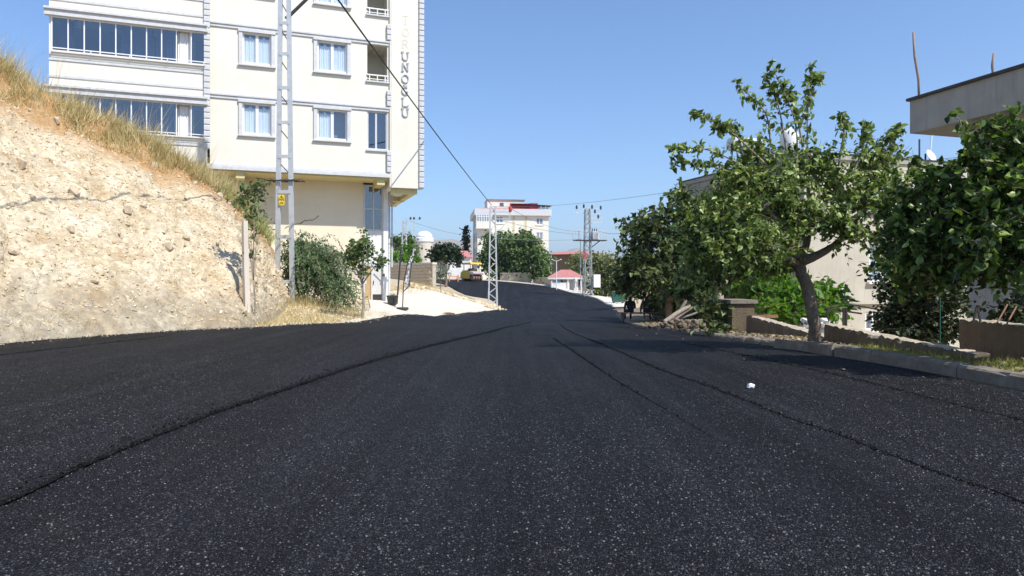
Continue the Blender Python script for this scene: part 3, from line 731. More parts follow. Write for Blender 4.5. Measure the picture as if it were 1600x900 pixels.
def quick_tree(name, label, base, top_z, clumps, leaf, mat, seed, tpl=lt_simple, trunk_r=.12, cat='tree', group=None, bark='bark', twigs=True, k=7, up=.55):
    """clumps: list of (px,py,d,rx_px,ry_px,ntw)"""
    base = (base[0], base[1], on(base[0], base[1])-.05)
    t = thing(name, label, cat, base, group=group)
    cr = Crown(seed, leaf, tpl, up); parts = []
    fork = np.array([base[0], base[1], base[2] + (top_z-base[2])*.38])
    parts.append(([base, (np.array(base)*.5+fork*.5)+np.array([.04,0,0]), fork], trunk_r, trunk_r*.7))
    for (px, py, d, rx, ry, ntw) in clumps:
        c = np.array(W(px, py, d)); sx = rx/F*d; sz = ry/F*d
        cr.clump(c, (sx, max(sx, sz)*.85, sz), ntw, k=k)
        mid = fork*.45+c*.55+np.array([0,0,.1*sz])
        parts.append(([fork, mid, c], trunk_r*.55, trunk_r*.15))
    trunk_mesh(parts, base, 7).build('trunk', M[bark], t, True)
    cr.build(t, M[mat], base)
    if twigs: cr.twigs(t, M['twig'], base, leaf*.05)
    return t, cr

# -- mulberry by the kerb, with trunk and long shoots
mb_base = (3.96, 8.9, on(3.96, 8.9)-.12)
t = thing('mulberry_tree', 'leafy mulberry tree with leaning bare trunk standing at the kerb', 'tree', mb_base)
cr = Crown(21, .064, lt_heart, .5, .85)
fork = np.array(W(1247, 412, 8.75))
parts = [([mb_base, W(1272,500,8.75), W(1262,455,8.75), fork], .083, .070)]
lims = [((1225,360,8.6),(1180,310,8.5),.07),((1262,370,8.8),(1262,280,8.9),.065),((1300,385,8.7),(1350,330,8.6),.07),((1200,390,8.4),(1120,360,8.3),.06),((1240,330,9.2),(1230,250,9.3),.05)]
for mid, end_, r in lims: parts.append(([fork, W(*mid), W(*end_)], r, .018))
trunk_obj_mb = trunk_mesh(parts, mb_base, 12)
for (px, py, d, rx, ry, n_) in [(1140,330,8.5,60,42,95),(1205,290,8.7,60,48,105),(1170,385,8.3,75,40,125),(1235,335,8.7,50,48,80),(1345,300,8.6,55,42,85),(1375,250,8.8,38,34,50),(1262,255,9.0,45,34,55),(1095,365,8.6,45,36,60),(1335,360,8.4,50,28,50),(1115,425,8.8,52,34,60),(1200,405,9.0,55,30,65),(1395,320,8.3,40,45,55),(1185,240,8.8,42,26,40),(1300,285,9.2,40,36,50),(1290,340,8.5,34,30,36),(1385,400,8.0,30,30,24),(1070,300,8.6,22,14,12),(1150,275,8.6,40,22,36)]:
    c = np.array(W(px, py, d)); sx = rx/F*d; sz = ry/F*d
    cr.clump(c, (sx, sx*.95, sz), int(n_*1.25), L=.34, k=9, shell=.2)
shoots = [((1245,270,8.8),(1242,190,8.8),(1205,100,8.7)),((1262,260,8.9),(1262,175,8.9),(1270,105,8.9)),((1205,230,8.7),(1195,175,8.6),(1152,132,8.5)),((1200,260,8.6),(1140,205,8.4),(1085,178,8.3)),((1180,270,8.5),(1110,235,8.3),(1046,232,8.2)),((1190,290,8.5),(1120,262,8.3),(1048,250,8.2)),((1230,240,8.8),(1215,160,8.8),(1197,118,8.8)),((1255,230,8.8),(1240,160,8.8),(1222,130,8.8)),((1330,280,8.7),(1350,225,8.7),(1352,195,8.7)),((1370,270,8.7),(1395,215,8.7),(1402,200,8.7)),((1310,260,8.7),(1318,205,8.7),(1312,180,8.7)),((1160,240,8.5),(1150,200,8.5),(1120,195,8.4)),((1250,200,8.9),(1270,140,8.9),(1280,118,8.9))]
sm = MB()
for q, sh in enumerate(shoots):
    c = cr3([W(*p) for p in sh], 7); Lc_ = len(c)
    sm.tube([Vector(p)-Vector(mb_base) for p in c], [.014*(1-.8*i/(Lc_-1)) for i in range(Lc_)], 5)
    for i in range(3, Lc_):
        rel = i/(Lc_-1)
        for z in range(2 if rel < .55 else 4):
            dr = cr.r.normal(size=3)*.5+np.array([0,0,.1]); dr = dr/np.linalg.norm(dr)*.11*(1.3-.5*rel)
            cr.twig(c[i], c[i]+dr, 3, .3)
trunk_obj_mb.build('trunk', M['bark'], t, True); sm.build('shoots', M['bark_pale'], t, True)
cr.build(t, M['mulberry'], mb_base); cr.twigs(t, M['twig'], mb_base, .004)
cr.single_leaves(t, M['mulberry'], mb_base, 160, lambda P: P[:, 1] < 8.35)

# -- large-leaved tree overhanging the low wall on the right
nb = (6.35, 6.6, on(6.35, 6.6))
t = thing('mulberry_tree', 'big dark green mulberry hanging over the low wall below the grey parapet', 'tree', nb)
cr = Crown(33, .074, lt_heart, .4, .9)
fork = np.array([6.1, 6.7, .75])
parts = [([nb, (6.25,6.65,-.4), fork], .15, .11)]
cl = [(1560,300,6.4,70,45,75),(1500,320,6.6,70,48,85),(1595,235,6.3,45,40,45),(1465,370,6.7,60,45,75),(1560,375,6.2,75,38,75),(1445,295,6.9,50,38,50),(1620,320,6.0,70,60,60),(1490,405,7.0,55,32,50),(1530,250,6.7,42,34,40),(1420,390,7.0,36,34,34),(1680,260,6.2,80,80,60),(1412,335,7.0,40,34,34),(1600,410,6.1,50,25,32),(1470,425,7.2,44,26,30),(1420,430,7.4,34,26,22),(1530,425,6.8,40,22,20),(1400,380,7.3,28,30,16),(1670,390,6.1,70,40,40)]
for (px, py, d, rx, ry, n_) in cl:
    c = np.array(W(px, py, d)); sx = rx/F*d; sz = ry/F*d
    cr.clump(c, (sx, sx*.9, sz), n_, L=.36, k=9, shell=.2); parts.append(([fork, fork*.5+c*.5+np.array([0,0,.08]), c], .05, .008))
for sh in [((1560,280,6.4),(1530,220,6.4),(1492,180,6.4)),((1590,240,6.3),(1575,190,6.3),(1590,165,6.3)),((1480,290,6.6),(1450,265,6.6),(1425,262,6.6)),((1540,260,6.3),(1550,210,6.3),(1540,192,6.3)),((1560,410,6.2),(1565,430,6.2),(1572,446,6.2)),((1500,420,6.6),(1492,438,6.6),(1484,450,6.6))]:
    c = cr3([W(*p) for p in sh], 5); parts.append(([*[W(*p) for p in sh]], .012, .003))
    for i in range(2, len(c)):
        for z in range(2):
            dr = cr.r.normal(size=3)*.5; dr = dr/np.linalg.norm(dr)*.12; cr.twig(c[i], c[i]+dr, 3, .3)
trunk_mesh(parts, nb, 9).build('trunk', M['bark'], t, True)
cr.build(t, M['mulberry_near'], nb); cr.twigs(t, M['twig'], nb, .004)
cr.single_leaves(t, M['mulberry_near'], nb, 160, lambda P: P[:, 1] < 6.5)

# -- fig trees and other planting on the right
quick_tree('fig_tree', 'broad fig tree shading the people on the bench', (WX(1045,29),29), 4.3, [(1030,380,29,55,55,190),(1070,340,28.5,45,38,120),(1010,420,29.5,48,45,140),(985,435,30,28,24,70),(1085,400,28,50,60,170),(1055,432,28,60,34,150),(1000,360,30,32,32,70),(1110,350,28,40,40,95),(1062,462,31.5,48,28,150),(1100,470,30.5,35,24,100)], .21, 'fig', 41, lt_heart, .2)
quick_tree('fig_tree', 'smaller fig tree behind the forked pruned trunk', (WX(1140,19),19), 3.0, [(1140,350,19,50,50,120),(1170,410,18.5,55,45,130),(1115,415,19,50,45,130),(1210,380,19,45,45,95),(1090,450,19.5,40,32,70),(1160,305,19.5,35,35,55)], .19, 'fig', 42, lt_heart, .15)
quick_tree('fig_bush', 'low fig bush sprouting beside the gate pier', (WX(1115,13.2),13.2), .9, [(1110,480,13.2,24,26,24),(1118,505,13.0,22,16,18),(1098,468,13.4,14,18,10)], .105, 'fig', 43, lt_heart, .03, cat='bush')
quick_tree('grape_vine', 'bright green grape vine filling the yard behind the low wall', (WX(1230,14.5),14.5), 1.0, [(1205,455,14.5,42,24,85),(1240,465,14,46,26,100),(1290,465,14.5,38,26,80),(1225,485,13.5,40,16,60),(1275,485,13.5,36,16,50),(1185,440,15,30,20,40)], .13, 'vine', 44, lt_heart, .05, cat='vine', bark='bark_pale')
quick_tree('dark_shrub', 'very dark evergreen shrub between the two grey houses', (WX(1440,10.5),10.5), 1.4, [(1425,440,10.5,58,52,380),(1460,480,10.3,45,55,330),(1400,500,10.5,35,35,170),(1475,420,10.8,40,45,190),(1440,520,10.3,50,30,200)], .062, 'dark_leaf', 45, lt_simple, .06, cat='shrub')
quick_tree('small_bush', 'small green bush growing against the shaded grey house wall', (WX(1585,9.5),9.5), .8, [(1580,490,9.5,30,25,45),(1610,470,9.5,30,35,50)], .08, 'dark_leaf', 46, lt_simple, .02, cat='bush')
quick_tree('yard_tree', 'pale green tree beside the transformer pole', (WX(945,84),84), 5.0, [(945,420,84,24,24,130),(925,410,86,18,18,80),(965,425,82,20,26,110),(940,445,83,26,20,110),(975,455,80,18,20,80)], .36, 'pale_leaf', 47, lt_simple, .18)
quick_tree('yard_tree', 'yellow green tree between the kiosk and the transformer pole', (WX(900,104),104), 6.0, [(903,415,104,13,22,100),(896,432,103,10,16,60),(908,440,103,12,16,60)], .38, 'pale_leaf', 48, lt_simple, .16)
quick_tree('olive_tree', 'silvery olive tree at the left flank of the fig tree', (WX(985,48),48), 3.5, [(978,425,48,20,34,110),(992,400,48,18,28,80),(985,455,47,22,18,70)], .2, 'pale_leaf', 49, lt_narrow, .1)
quick_tree('shade_fill_bush', 'added dark bush filling in deep shade behind the low bench', (WX(1040,35.5),35.5), .6, [(1042,478,35.5,34,22,210),(1018,474,36.5,12,16,70),(1075,480,35,30,22,160)], .14, 'dark_leaf', 50, lt_simple, .04, cat='bush')  # made-up bush, stands in for the deep shade under the fig
# trees across the bend
quick_tree('street_tree', 'tall rounded dark green tree behind the lattice pylon', (WX(780,116),116), 9.5, [(775,400,116,22,24,190),(765,380,116,14,18,90),(785,425,115,24,14,150),(760,410,116,13,20,100),(790,378,117,16,18,120)], .42, 'broad_leaf', 51, lt_simple, .3, twigs=False)
quick_tree('street_tree', 'wide bushy green tree in front of the far apartment block', (WX(820,114),114), 9.0, [(800,388,114,24,24,190),(846,408,112,16,22,120),(815,392,114,28,30,260),(825,420,113,28,20,210),(800,415,115,20,24,150),(822,375,115,18,14,90)], .42, 'broad_leaf', 52, lt_simple, .3, twigs=False)
quick_tree('street_tree', 'green tree with yellowing top beside the white kiosk', (WX(845,110),110), 7.0, [(845,415,110,16,22,140),(850,432,109,13,12,80),(838,395,111,12,14,70)], .4, 'broad_leaf', 53, lt_simple, .25, twigs=False)
quick_tree('yellow_tree', 'slender tree with yellow green leaves before the far apartment block', (WX(840,119),119), 8.5, [(838,382,119,10,12,80),(843,395,119,9,12,60)], .4, 'yellow_leaf', 54, lt_simple, .16, twigs=False)
quick_tree('round_tree', 'low round dark green tree behind the rubble wall', (WX(697,90),90), 5.0, [(697,398,90,22,14,170),(682,396,90,14,12,90),(712,398,90,13,13,90),(697,388,90,15,9,70)], .32, 'dark_leaf', 55, lt_simple, .18, twigs=False)
quick_tree('olive_tree', 'small grey green olive tree at the end of the rubble wall', (WX(688,61),61), 3.0, [(688,420,61,10,13,90),(694,428,61,10,8,60),(684,430,61,8,9,50)], .16, 'olive', 56, lt_narrow, .07, twigs=False)
quick_tree('poplar_tree', 'slim upright poplar beside the far apartment block', (WX(728,145),145), 10.0, [(728,362,145,3,8,40),(728,376,145,4,10,60),(728,392,145,4.5,10,70),(728,405,145,4.5,8,60)], .4, 'dark_leaf', 57, lt_simple, .2, twigs=False)
quick_tree('garden_tree', 'green garden tree beside the domed water tower', (WX(632,82),82), 6.0, [(634,380,82,15,15,120),(615,378,82,14,12,80),(640,392,82,14,12,80)], .3, 'broad_leaf', 58, lt_simple, .15, twigs=False)
quick_tree('wall_creeper', 'bright green creeper spilling over the rubble wall', (WX(632,70),70), 2.6, [(625,402,70,16,7,90),(645,404,69,14,5,60),(612,400,71,10,8,50),(638,388,71,14,8,60)], .2, 'vine', 59, lt_simple, .05, twigs=False, cat='creeper')
# planting beside the apartment block
quick_tree('sapling', 'young street tree with thin trunk in front of the glazed door', (WX(566,21.5),21.5), 2.6, [(566,395,21.5,24,26,75),(570,372,21.5,10,14,18),(548,398,21.5,14,14,22),(592,408,21.3,16,9,20),(565,420,21.5,10,10,10),(556,385,21.5,12,12,18)], .10, 'broad_leaf', 61, lt_simple, .05, bark='bark_pale')
t, cr = quick_tree('vine_sapling', 'thin leafy sapling tied to the concrete post', (WX(396,15.2),15.2), 2.6, [(380,310,15.2,11,22,22),(398,300,15.2,13,16,18),(408,288,15.2,9,10,10),(396,330,15.2,9,14,10),(392,365,15.2,6,18,9),(390,395,15.2,5,10,5)], .085, 'broad_leaf', 62, lt_heart, .02, bark='bark_pale', k=5)
# weeping shrub
sb = (WX(470,25.5), 25.5, on(WX(470,25.5),25.5))
t = thing('weeping_shrub', 'grey green shrub arching down the slope beside the steel pole', 'shrub', sb)
cr = Crown(63, .12, lt_narrow, .4, .6); rs = np.random.default_rng(63); bm = MB()
for q in range(330):
    a0 = np.array(W(rs.uniform(440,500), rs.uniform(375,440), 25.5+rs.uniform(-.8,.8)))
    e = np.array(W(rs.uniform(455,575) if q < 200 else rs.uniform(505,568), rs.uniform(400,488) if q < 200 else rs.uniform(440,492), 24.2+rs.uniform(-1,.9)))
    top = a0*.55+e*.45+np.array([0,0,rs.uniform(.1,.6)])
    c = cr3([a0, top, e], 4)
    for i in range(len(c)-1): cr.twig(c[i], c[i+1]+rs.normal(size=3)*.06, 6, .1)
for (px, py, rx, ry, n_) in [(465,400,25,45,120),(480,440,35,30,120),(445,420,14,40,60),(515,445,25,25,70),(410,345,18,24,26)]:
    c = np.array(W(px, py, 25.4)); cr.clump(c, (rx/F*25, .8, ry/F*25), n_, L=.4, k=7)
stem = [([sb, np.array(sb)+np.array([rs.uniform(-.8,.9), rs.uniform(-.4,.2), 1.2]), W(rs.uniform(445,530), rs.uniform(380,450), 25.2)], .035, .008) for q in range(12)]
trunk_mesh(stem, sb, 6).build('stems', M['bark'], t, True)
cr.build(t, M['shrub'], sb, 'foliage'); cr.twigs(t, M['twig'], sb, .006, .5)

# ------------------------------------------------------------------ apartment block
RZ_A = math.atan2(.334, .9425)
A = thing('apartment_block', 'tall cream apartment block with grey trim and vertical raised letters', 'building', (-12.65, 28.6, 0), RZ_A)
B0 = 5.72; ZT = 18.6
wins = []
for k in range(4):
    b = B0+3*k
    wins += [(1.27,2.43,b+1.48,b+2.80),(4.33,5.62,b+1.48,b+2.80),(6.50,7.40,b+(1.15 if k == 0 else 1.25),b+2.88)]
m = MB(); m.wall(0, 7.5, B0-.06, ZT, wins, 0, .16); m.build('front_wall', M['cream'], A)
m = MB()
m.add([(-5.7,0,ZT),(8.9,0,ZT),(8.9,11,ZT),(-5.7,11,ZT),(-5.7,0,5.66),(8.9,0,5.66),(8.9,11,5.66),(-5.7,11,5.66)],[(0,1,2,3),(3,2,6,7),(0,3,7,4)])
m.build('rear_shell', M['cream'], A)
m = MB(); m.box(-5.7,7.5,.02,11,5.55,5.65); m.box(1.0,1.35,.05,1.42,5.3,5.549); m.box(6.95,7.3,.05,1.42,5.3,5.549)
m.build('soffit', M['yellow_wall'], A)
# glazed balcony wing on the left
ops = [(-5.62,-.12,B0+3*k+1.10,B0+3*k+2.48) for k in range(4)]
m = MB(); m.wall(-5.7, -.1, B0-.06, ZT, ops, -.25, .12)
m.add([(-.1,-.25,B0),(-.1,0,B0),(-.1,0,ZT),(-.1,-.25,ZT)],[(0,1,2,3)]); m.add([(-5.7,-.25,B0),(-5.7,0.01,B0),(-5.7,0.01,ZT),(-5.7,-.25,ZT)],[(3,2,1,0)])
m.box(-5.7,-.1,-.249,.0,B0-.1,B0-.061); m.build('balcony_spandrel', M['cream'], A)
rs = random.Random(8)
cmesh = {}
def curtain(parent, x0, x1, z0, z1, y, mat, waves=7, scal=True):
    m = MB(); N = 36; vs = []; 
    for i in range(N+1):
        t = i/N; x = x0+(x1-x0)*t; yy = y+.018*math.sin(t*waves*6.28)+.01*math.sin(t*23)
        top = z1 - (.10*abs(math.sin(t*6.28)) if scal else 0)
        vs += [(x,yy,z0),(x,yy,top)]
    m.add(vs, [(2*i,2*i+2,2*i+3,2*i+1) for i in range(N)])
    return m.build('curtain', mat, parent, True)
for k in range(4):
    b = B0+3*k; z0, z1 = b+1.10, b+2.48
    m = MB(); m.box(-5.82,-.06,-.45,-.251,z1,z1+.22); m.box(-5.82,-.06,-.52,-.251,z1+.22,z1+.30); m.build('cornice', M['trim'], A)
    for zz in (b+.78, b+.12):
        MB().box(-5.7,-.12,-.285,-.251,zz,zz+.09).build('trim_strip', M['trim'], A)
    if k > 2: continue
    gl = thing('balcony_glazing', None, None); gl.parent = A
    xs = np.linspace(-5.6, -.14, 11)
    m = MB(); m.box(-5.62,-.12,-.30,-.24,z1-.05,z1-.001); m.box(-5.62,-.12,-.30,-.22,z0+.001,z0+.05); m.build('frame', M['white_pvc'], gl)
    for i, x in enumerate(xs):
        MB().box(x-.02,x+.02,-.295,-.235,z0+.05,z1-.05).build('mullion', M['white_pvc'], gl)
    for i in range(10):
        if i == 8: continue            # this sash stands open with the curtain blowing out
        MB().box(xs[i]+.02,xs[i+1]-.02,-.268,-.262,z0+.05,z1-.05).build('pane', M['glass_dark'], gl)
    m = MB(); m.bar((-5.66,-.42,z0+.12),(-.14,-.42,z0+.12),.035); m.bar((-5.66,-.42,z0+.02),(-.14,-.42,z0+.02),.03)
    for x in np.linspace(-5.6,-.2,5): m.bar((x,-.42,z0-.02),(x,-.42,z0+.12),.03); m.bar((x,-.42,z0-.02),(x,-.25,z0-.02),.03)
    m.build('railing', M['white_pvc'], gl)
    curtain(gl, -2.0, -1.2, z0+.02, z1-.03, -.02, M['curtain_dark'], 6, False)
    curtain(gl, -3.3, -2.1, z0+.02, z1-.03, .05, M['curtain_dark'], 8, False)
    curtain(gl, -5.4, -4.9, z0+.02, z1-.03, -.02, M['curtain_dark'], 6, False)
    curtain(gl, -1.2, -.72, z0+.02, z1-.03, -.10, M['white_pvc'], 5, False)
    MB().box(-5.6,-.12,1.2,1.25,z0-.5,z1+.1).build('room_back', M['dark_room'], gl)
# windows
wm = 0
for k in range(4):
    b = B0+3*k
    for wi, (x0, x1) in enumerate(((1.27,2.43),(4.33,5.62))):
        z0, z1 = b+1.48, b+2.80
        wn_ = thing('window', None, None); wn_.parent = A
        m = MB(); m.box(x0-.15,x0,-.06,-.002,z0-.06,z1+.14); m.box(x1,x1+.15,-.06,-.002,z0-.06,z1+.14); m.box(x0-.17,x1+.17,-.10,-.003,z1+.0,z1+.11)
        m.build('surround', M['trim'], wn_)
        MB().box(x0-.18,x1+.18,-.11,.10,z0-.12,z0-.061).build('sill', M['trim'], wn_)
        m = MB(); y0, y1 = .06, .12
        m.box(x0,x1,y0,y1,z0,z0+.07); m.box(x0,x1,y0,y1,z1-.07,z1); m.box(x0,x0+.07,y0,y1,z0+.07,z1-.07); m.box(x1-.07,x1,y0,y1,z0+.07,z1-.07)
        xm = (x0+x1)/2; m.box(xm-.06,xm+.06,y0-.01,y1,z0+.07,z1-.07); m.build('frame', M['white_pvc'], wn_)
        MB().box(x0+.07,xm-.06,.088,.094,z0+.07,z1-.07).build('pane', M['glass'], wn_)
        MB().box(xm+.06,x1-.07,.088,.094,z0+.07,z1-.07).build('pane', M['glass'], wn_)
        curtain(wn_, x0+.05, xm-.02, z0+.02, z1-.10, .135, M['curtain'], 6)
        if not (k == 0 and wi == 1): curtain(wn_, xm+.02, x1-.05, z0+.02, z1-.10, .135, M['curtain'], 6)
        MB().box(x0-.1,x1+.1,.6,.65,z0-.1,z1+.1).build('room_back', M['curtain_dark'], wn_)
    # loggia or glazed corner
    x0, x1, z0, z1 = 6.50, 7.40, b+(1.15 if k == 0 else 1.25), b+2.88
    lg = thing('loggia', None, None); lg.parent = A
    if k == 0:
        m = MB(); y0, y1 = .04, .10
        m.box(x0,x1,y0,y1,z0,z0+.06); m.box(x0,x1,y0,y1,z1-.06,z1); m.box(x0,x0+.06,y0,y1,z0+.06,z1-.06); m.box(x1-.06,x1,y0,y1,z0+.06,z1-.06); m.box(6.86,6.94,y0,y1,z0+.06,z1-.06); m.build('frame', M['trim'], lg)
        MB().box(x0+.06,6.86,.066,.072,z0+.06,z1-.06).build('pane', M['glass_dark'], lg); MB().box(6.94,x1-.06,.066,.072,z0+.06,z1-.06).build('pane', M['glass_dark'], lg)
        curtain(lg, x0+.02, x1-.02, z0, z1, .3, M['curtain_dark'], 6, False)
        MB().box(x0-.05,x1+.08,-.08,.04,z0-.08,z0-.005).build('sill', M['trim'], lg)
    else:
        m = MB()
        m.add([(x0-.1,.16,z0-1.1),(x1+.06,.16,z0-1.1),(x1+.06,1.6,z0-1.1),(x0-.1,1.6,z0-1.1),(x0-.1,.16,z1+.05),(x1+.06,.16,z1+.05),(x1+.06,1.6,z1+.05),(x0-.1,1.6,z1+.05)],[(0,1,2,3),(7,6,5,4),(3,2,6,7),(0,3,7,4),(1,5,6,2)])
        m.build('room', M['cream'], lg)
        m = MB(); m.box(x0-.06,x1+.02,1.55,1.58,z0-1.0,z0+.75); m.build('dado', M['yellow_wall'], lg)
        MB().lathe([(.07,0),(.07,-.05),(.03,-.09)], 10, (6.9,.9,z1+.04)).build('ceiling_lamp', M['yellow_wall'], lg)
        m = MB(); m.bar((x0-.02,-.03,z0+.26),(x1+.06,-.03,z0+.26),.05); m.bar((x0-.02,-.03,z0+.08),(x1+.06,-.03,z0+.08),.03)
        for x in (x0+.1, (x0+x1)/2, x1-.1, x1+.02): m.bar((x,-.03,z0),(x,-.03,z0+.26),.04)
        m.build('railing', M['white_pvc'], lg)
        MB().box(x0-.06,x1+.08,-.09,.05,z0-.07,z0-.005).build('sill', M['trim'], lg)
# horizontal bands
for k in range(1, 5):
    z = B0+3*k
    m = MB(); m.box(.0,7.5,-.05,-.003,z-.10,z+.02); m.box(.0,7.5,-.09,-.003,z+.02,z+.09); m.build('string_course', M['trim'], A)
m = MB(); m.box(-.1,7.5,-.12,-.003,B0-.10,B0+.03); m.box(-.1,7.5,-.07,-.004,B0+.03,B0+.12); m.build('ledge', M['trim'], A)
# quoin blocks
def quoins(x0, x1, y0, y1, za, zb, h=.25):
    me = None; n_ = int((zb-za)/h)
    m = MB(); c = .03
    m.add([(x0,y0+c,.0),(x1,y0+c,.0),(x1,y1,.0),(x0,y1,.0),(x0,y0,c),(x1,y0,c),(x0,y0,h-c-.015),(x1,y0,h-c-.015),(x0,y0+c,h-.015),(x1,y0+c,h-.015),(x1,y1,h-.015),(x0,y1,h-.015)],
          [(0,3,2,1),(0,1,5,4),(4,5,7,6),(6,7,9,8),(8,9,10,11),(0,4,6,8,11,3),(1,2,10,9,7,5)])
    me = bpy.data.meshes.new('quoin_block'); me.from_pydata(m.v, [], m.f); me.materials.append(M['trim']); me.update()
    for i in range(n_): link('quoin_block', me, None, A, (0, 0, za+i*h))
quoins(-.20, .02, -.36, -.25, 6.4, 14.4)
quoins(8.84, 9.06, -.21, .4, 5.2, 14.4)
for k in range(3): quoins(7.38, 7.56, -.13, -.003, B0+3*k+.13, B0+3*k+1.13)
# letter panel
m = MB(); m.box(7.56, 8.84, -.12, 6.0, 5.18, ZT); m.box(7.50,7.56,-.1,6.0,5.2,ZT); m.build('letter_panel', M['cream'], A)
m = MB(); m.box(7.6,8.8,.1,.35,4.95,5.179); m.box(7.6,8.8,3.2,3.5,4.95,5.179); m.box(7.6,8.8,5.6,5.9,4.95,5.179); m.box(8.55,8.8,.35,5.6,4.98,5.179); m.build('panel_beams', M['yellow_wall'], A)
# letters: stroke font with serifs
def arc(cx, cy, rx, ry, a0, a1, n_=14): return [(cx+rx*math.cos(math.radians(a0+(a1-a0)*i/n_)), cy+ry*math.sin(math.radians(a0+(a1-a0)*i/n_))) for i in range(n_+1)]
GLY = {'T': [[(.5,0),(.5,1)],[(.08,1),(.92,1)],[(.35,0),(.65,0)]], 'O': [arc(.5,.5,.4,.48,0,360,22)],
 'R': [[(.2,0),(.2,1)],[(.2,1),(.5,1)]+arc(.5,.75,.25,.25,90,-90,8)+[(.2,.5)],[(.45,.5),(.85,0)],[(.06,0),(.34,0)]],
 'U': [[(.18,1)]+[(.18,.35)]+arc(.5,.33,.32,.32,180,360,10)+[(.82,1)],[(.02,1),(.34,1)],[(.68,1),(.98,1)]],
 'N': [[(.18,0),(.18,1)],[(.18,1),(.82,0)],[(.82,0),(.82,1)],[(.04,0),(.32,0)],[(.68,1),(.96,1)]],
 'G': [arc(.5,.5,.4,.48,50,320,18)+[(.82,.4),(.55,.42)],arc(.5,1.22,.2,.12,180,360,8)], 'L': [[(.2,1),(.2,0)],[(.2,0),(.85,0),(.85,.22)],[(.06,1),(.36,1)]]}
for ch, zc, ghost in zip('TORUNOGLU', (12.84,12.28,11.74,11.2,10.7,10.17,9.62,9.1,8.62), (1,1,1,0,0,0,0,0,0)):
    m = MB(); h = .37; wd = .37
    for st in GLY[ch]:
        for q in range(len(st)-1):
            a_, b_ = st[q], st[q+1]
            m.bar((8.2-wd/2+a_[0]*wd,-.124 if ghost else -.15,zc-h/2+a_[1]*h),(8.2-wd/2+b_[0]*wd,-.124 if ghost else -.15,zc-h/2+b_[1]*h),.028 if ghost else .045,.006 if ghost else .05,up=(0,1,0))
    o = m.build('letter', M['ghost'] if ghost else M['letter'], A)
# ground floor
m = MB(); m.wall(-5.7, 6.5, -1.5, 5.55, [], 1.4, .2); m.add([(6.5,1.4,-1.5),(6.5,1.8,-1.5),(6.5,1.8,5.55),(6.5,1.4,5.55)],[(0,1,2,3)]); m.build('shop_wall', M['cream_raw'], A)
m = MB(); m.add([(7.62,1.4,-1.5),(7.62,11,-1.5),(7.62,11,5.55),(7.62,1.4,5.55)],[(0,1,2,3)]); m.add([(-5.7,11,-1.5),(7.62,11,-1.5),(7.62,11,5.55),(-5.7,11,5.55)],[(3,2,1,0)]); m.build('rear_wall', M['cream_raw'], A)
MB().box(7.42,7.64,1.22,1.44,-.6,5.549).build('corner_column', M['white_paint'], A)
m = MB(); m.bar((7.74,1.5,-.4),(7.74,1.5,5.3),.08); m.bar((7.9,1.7,1.6),(7.9,1.7,5.1),.06); m.build('downpipe', M['trim'], A)
m = MB(); m.box(6.5,7.42,1.36,1.44,1.72,3.28); m.build('shop_fascia', M['white_paint'], A)
sw = thing('shop_window', None, None); sw.parent = A
m = MB()
for (a_, b_) in ((6.5,6.58),(6.94,7.00),(7.34,7.42)): m.box(a_,b_,1.36,1.44,3.28,5.45)
m.box(6.5,7.42,1.35,1.45,3.28,3.36); m.box(6.5,7.42,1.35,1.45,5.37,5.45); m.box(6.58,7.34,1.37,1.43,4.3,4.34); m.build('frame', M['trim'], sw)
MB().box(6.58,6.94,1.398,1.404,3.36,5.37).build('pane', M['glass_dark'], sw); MB().box(7.0,7.34,1.398,1.404,3.36,5.37).build('pane', M['glass_dark'], sw)
curtain(sw, 6.6, 7.32, 3.3, 5.0, 1.7, M['curtain_dark'], 5, False)
MB().box(6.4,7.5,2.6,2.65,-.5,5.5).build('room_back', M['dark_room'], sw)
dr = thing('door', None, None); dr.parent = A
m = MB()
for (a_, b_) in ((6.5,6.57),(6.86,6.93),(7.36,7.42)): m.box(a_,b_,1.35,1.45,-.3,1.72)
m.box(6.57,7.36,1.36,1.44,1.62,1.72); m.box(6.57,7.36,1.36,1.44,-.2,.02); m.build('frame', M['trim'], dr)
MB().box(6.57,6.86,1.39,1.42,.02,1.62).build('timber_leaf', M['timber_door'], dr); MB().box(6.93,7.36,1.39,1.41,.3,1.62).build('pane', M['blind'], dr); MB().box(6.93,7.36,1.385,1.415,.02,.3).build('kick_panel', M['dark_metal'], dr)
MB().bar((6.97,1.33,.75),(6.97,1.33,.95),.03).build('handle', M['dark_metal'], dr)
# course of bare concrete blocks and a plaster crack
me = bpy.data.meshes.new('concrete_block'); m = MB().box(-.185,.185,-.03,.1,-.09,.09); me.from_pydata(m.v, [], m.f); me.materials.append(M['concrete_pale']); me.update()
for r in range(8):
    for q in range(9):
        if r > 1 and random.Random(r*20+q).random() < .12: continue
        link('concrete_block', me, None, A, (3.2+q*.385+(.19 if r % 2 else 0), 1.42-.01*random.Random(q*7+r).random(), 2.25-r*.195))
m = MB(); rs = random.Random(3); p = [Vector((3.0,1.394,3.3))]
for q in range(16): p.append(p[-1]+Vector((rs.uniform(.03,.14),0,rs.uniform(-.03,.11))))
for q in range(16): m.bar(p[q], p[q+1], .004, rs.uniform(.015,.05), up=(0,0,1))
m.build('plaster_crack', M['bark'], A)

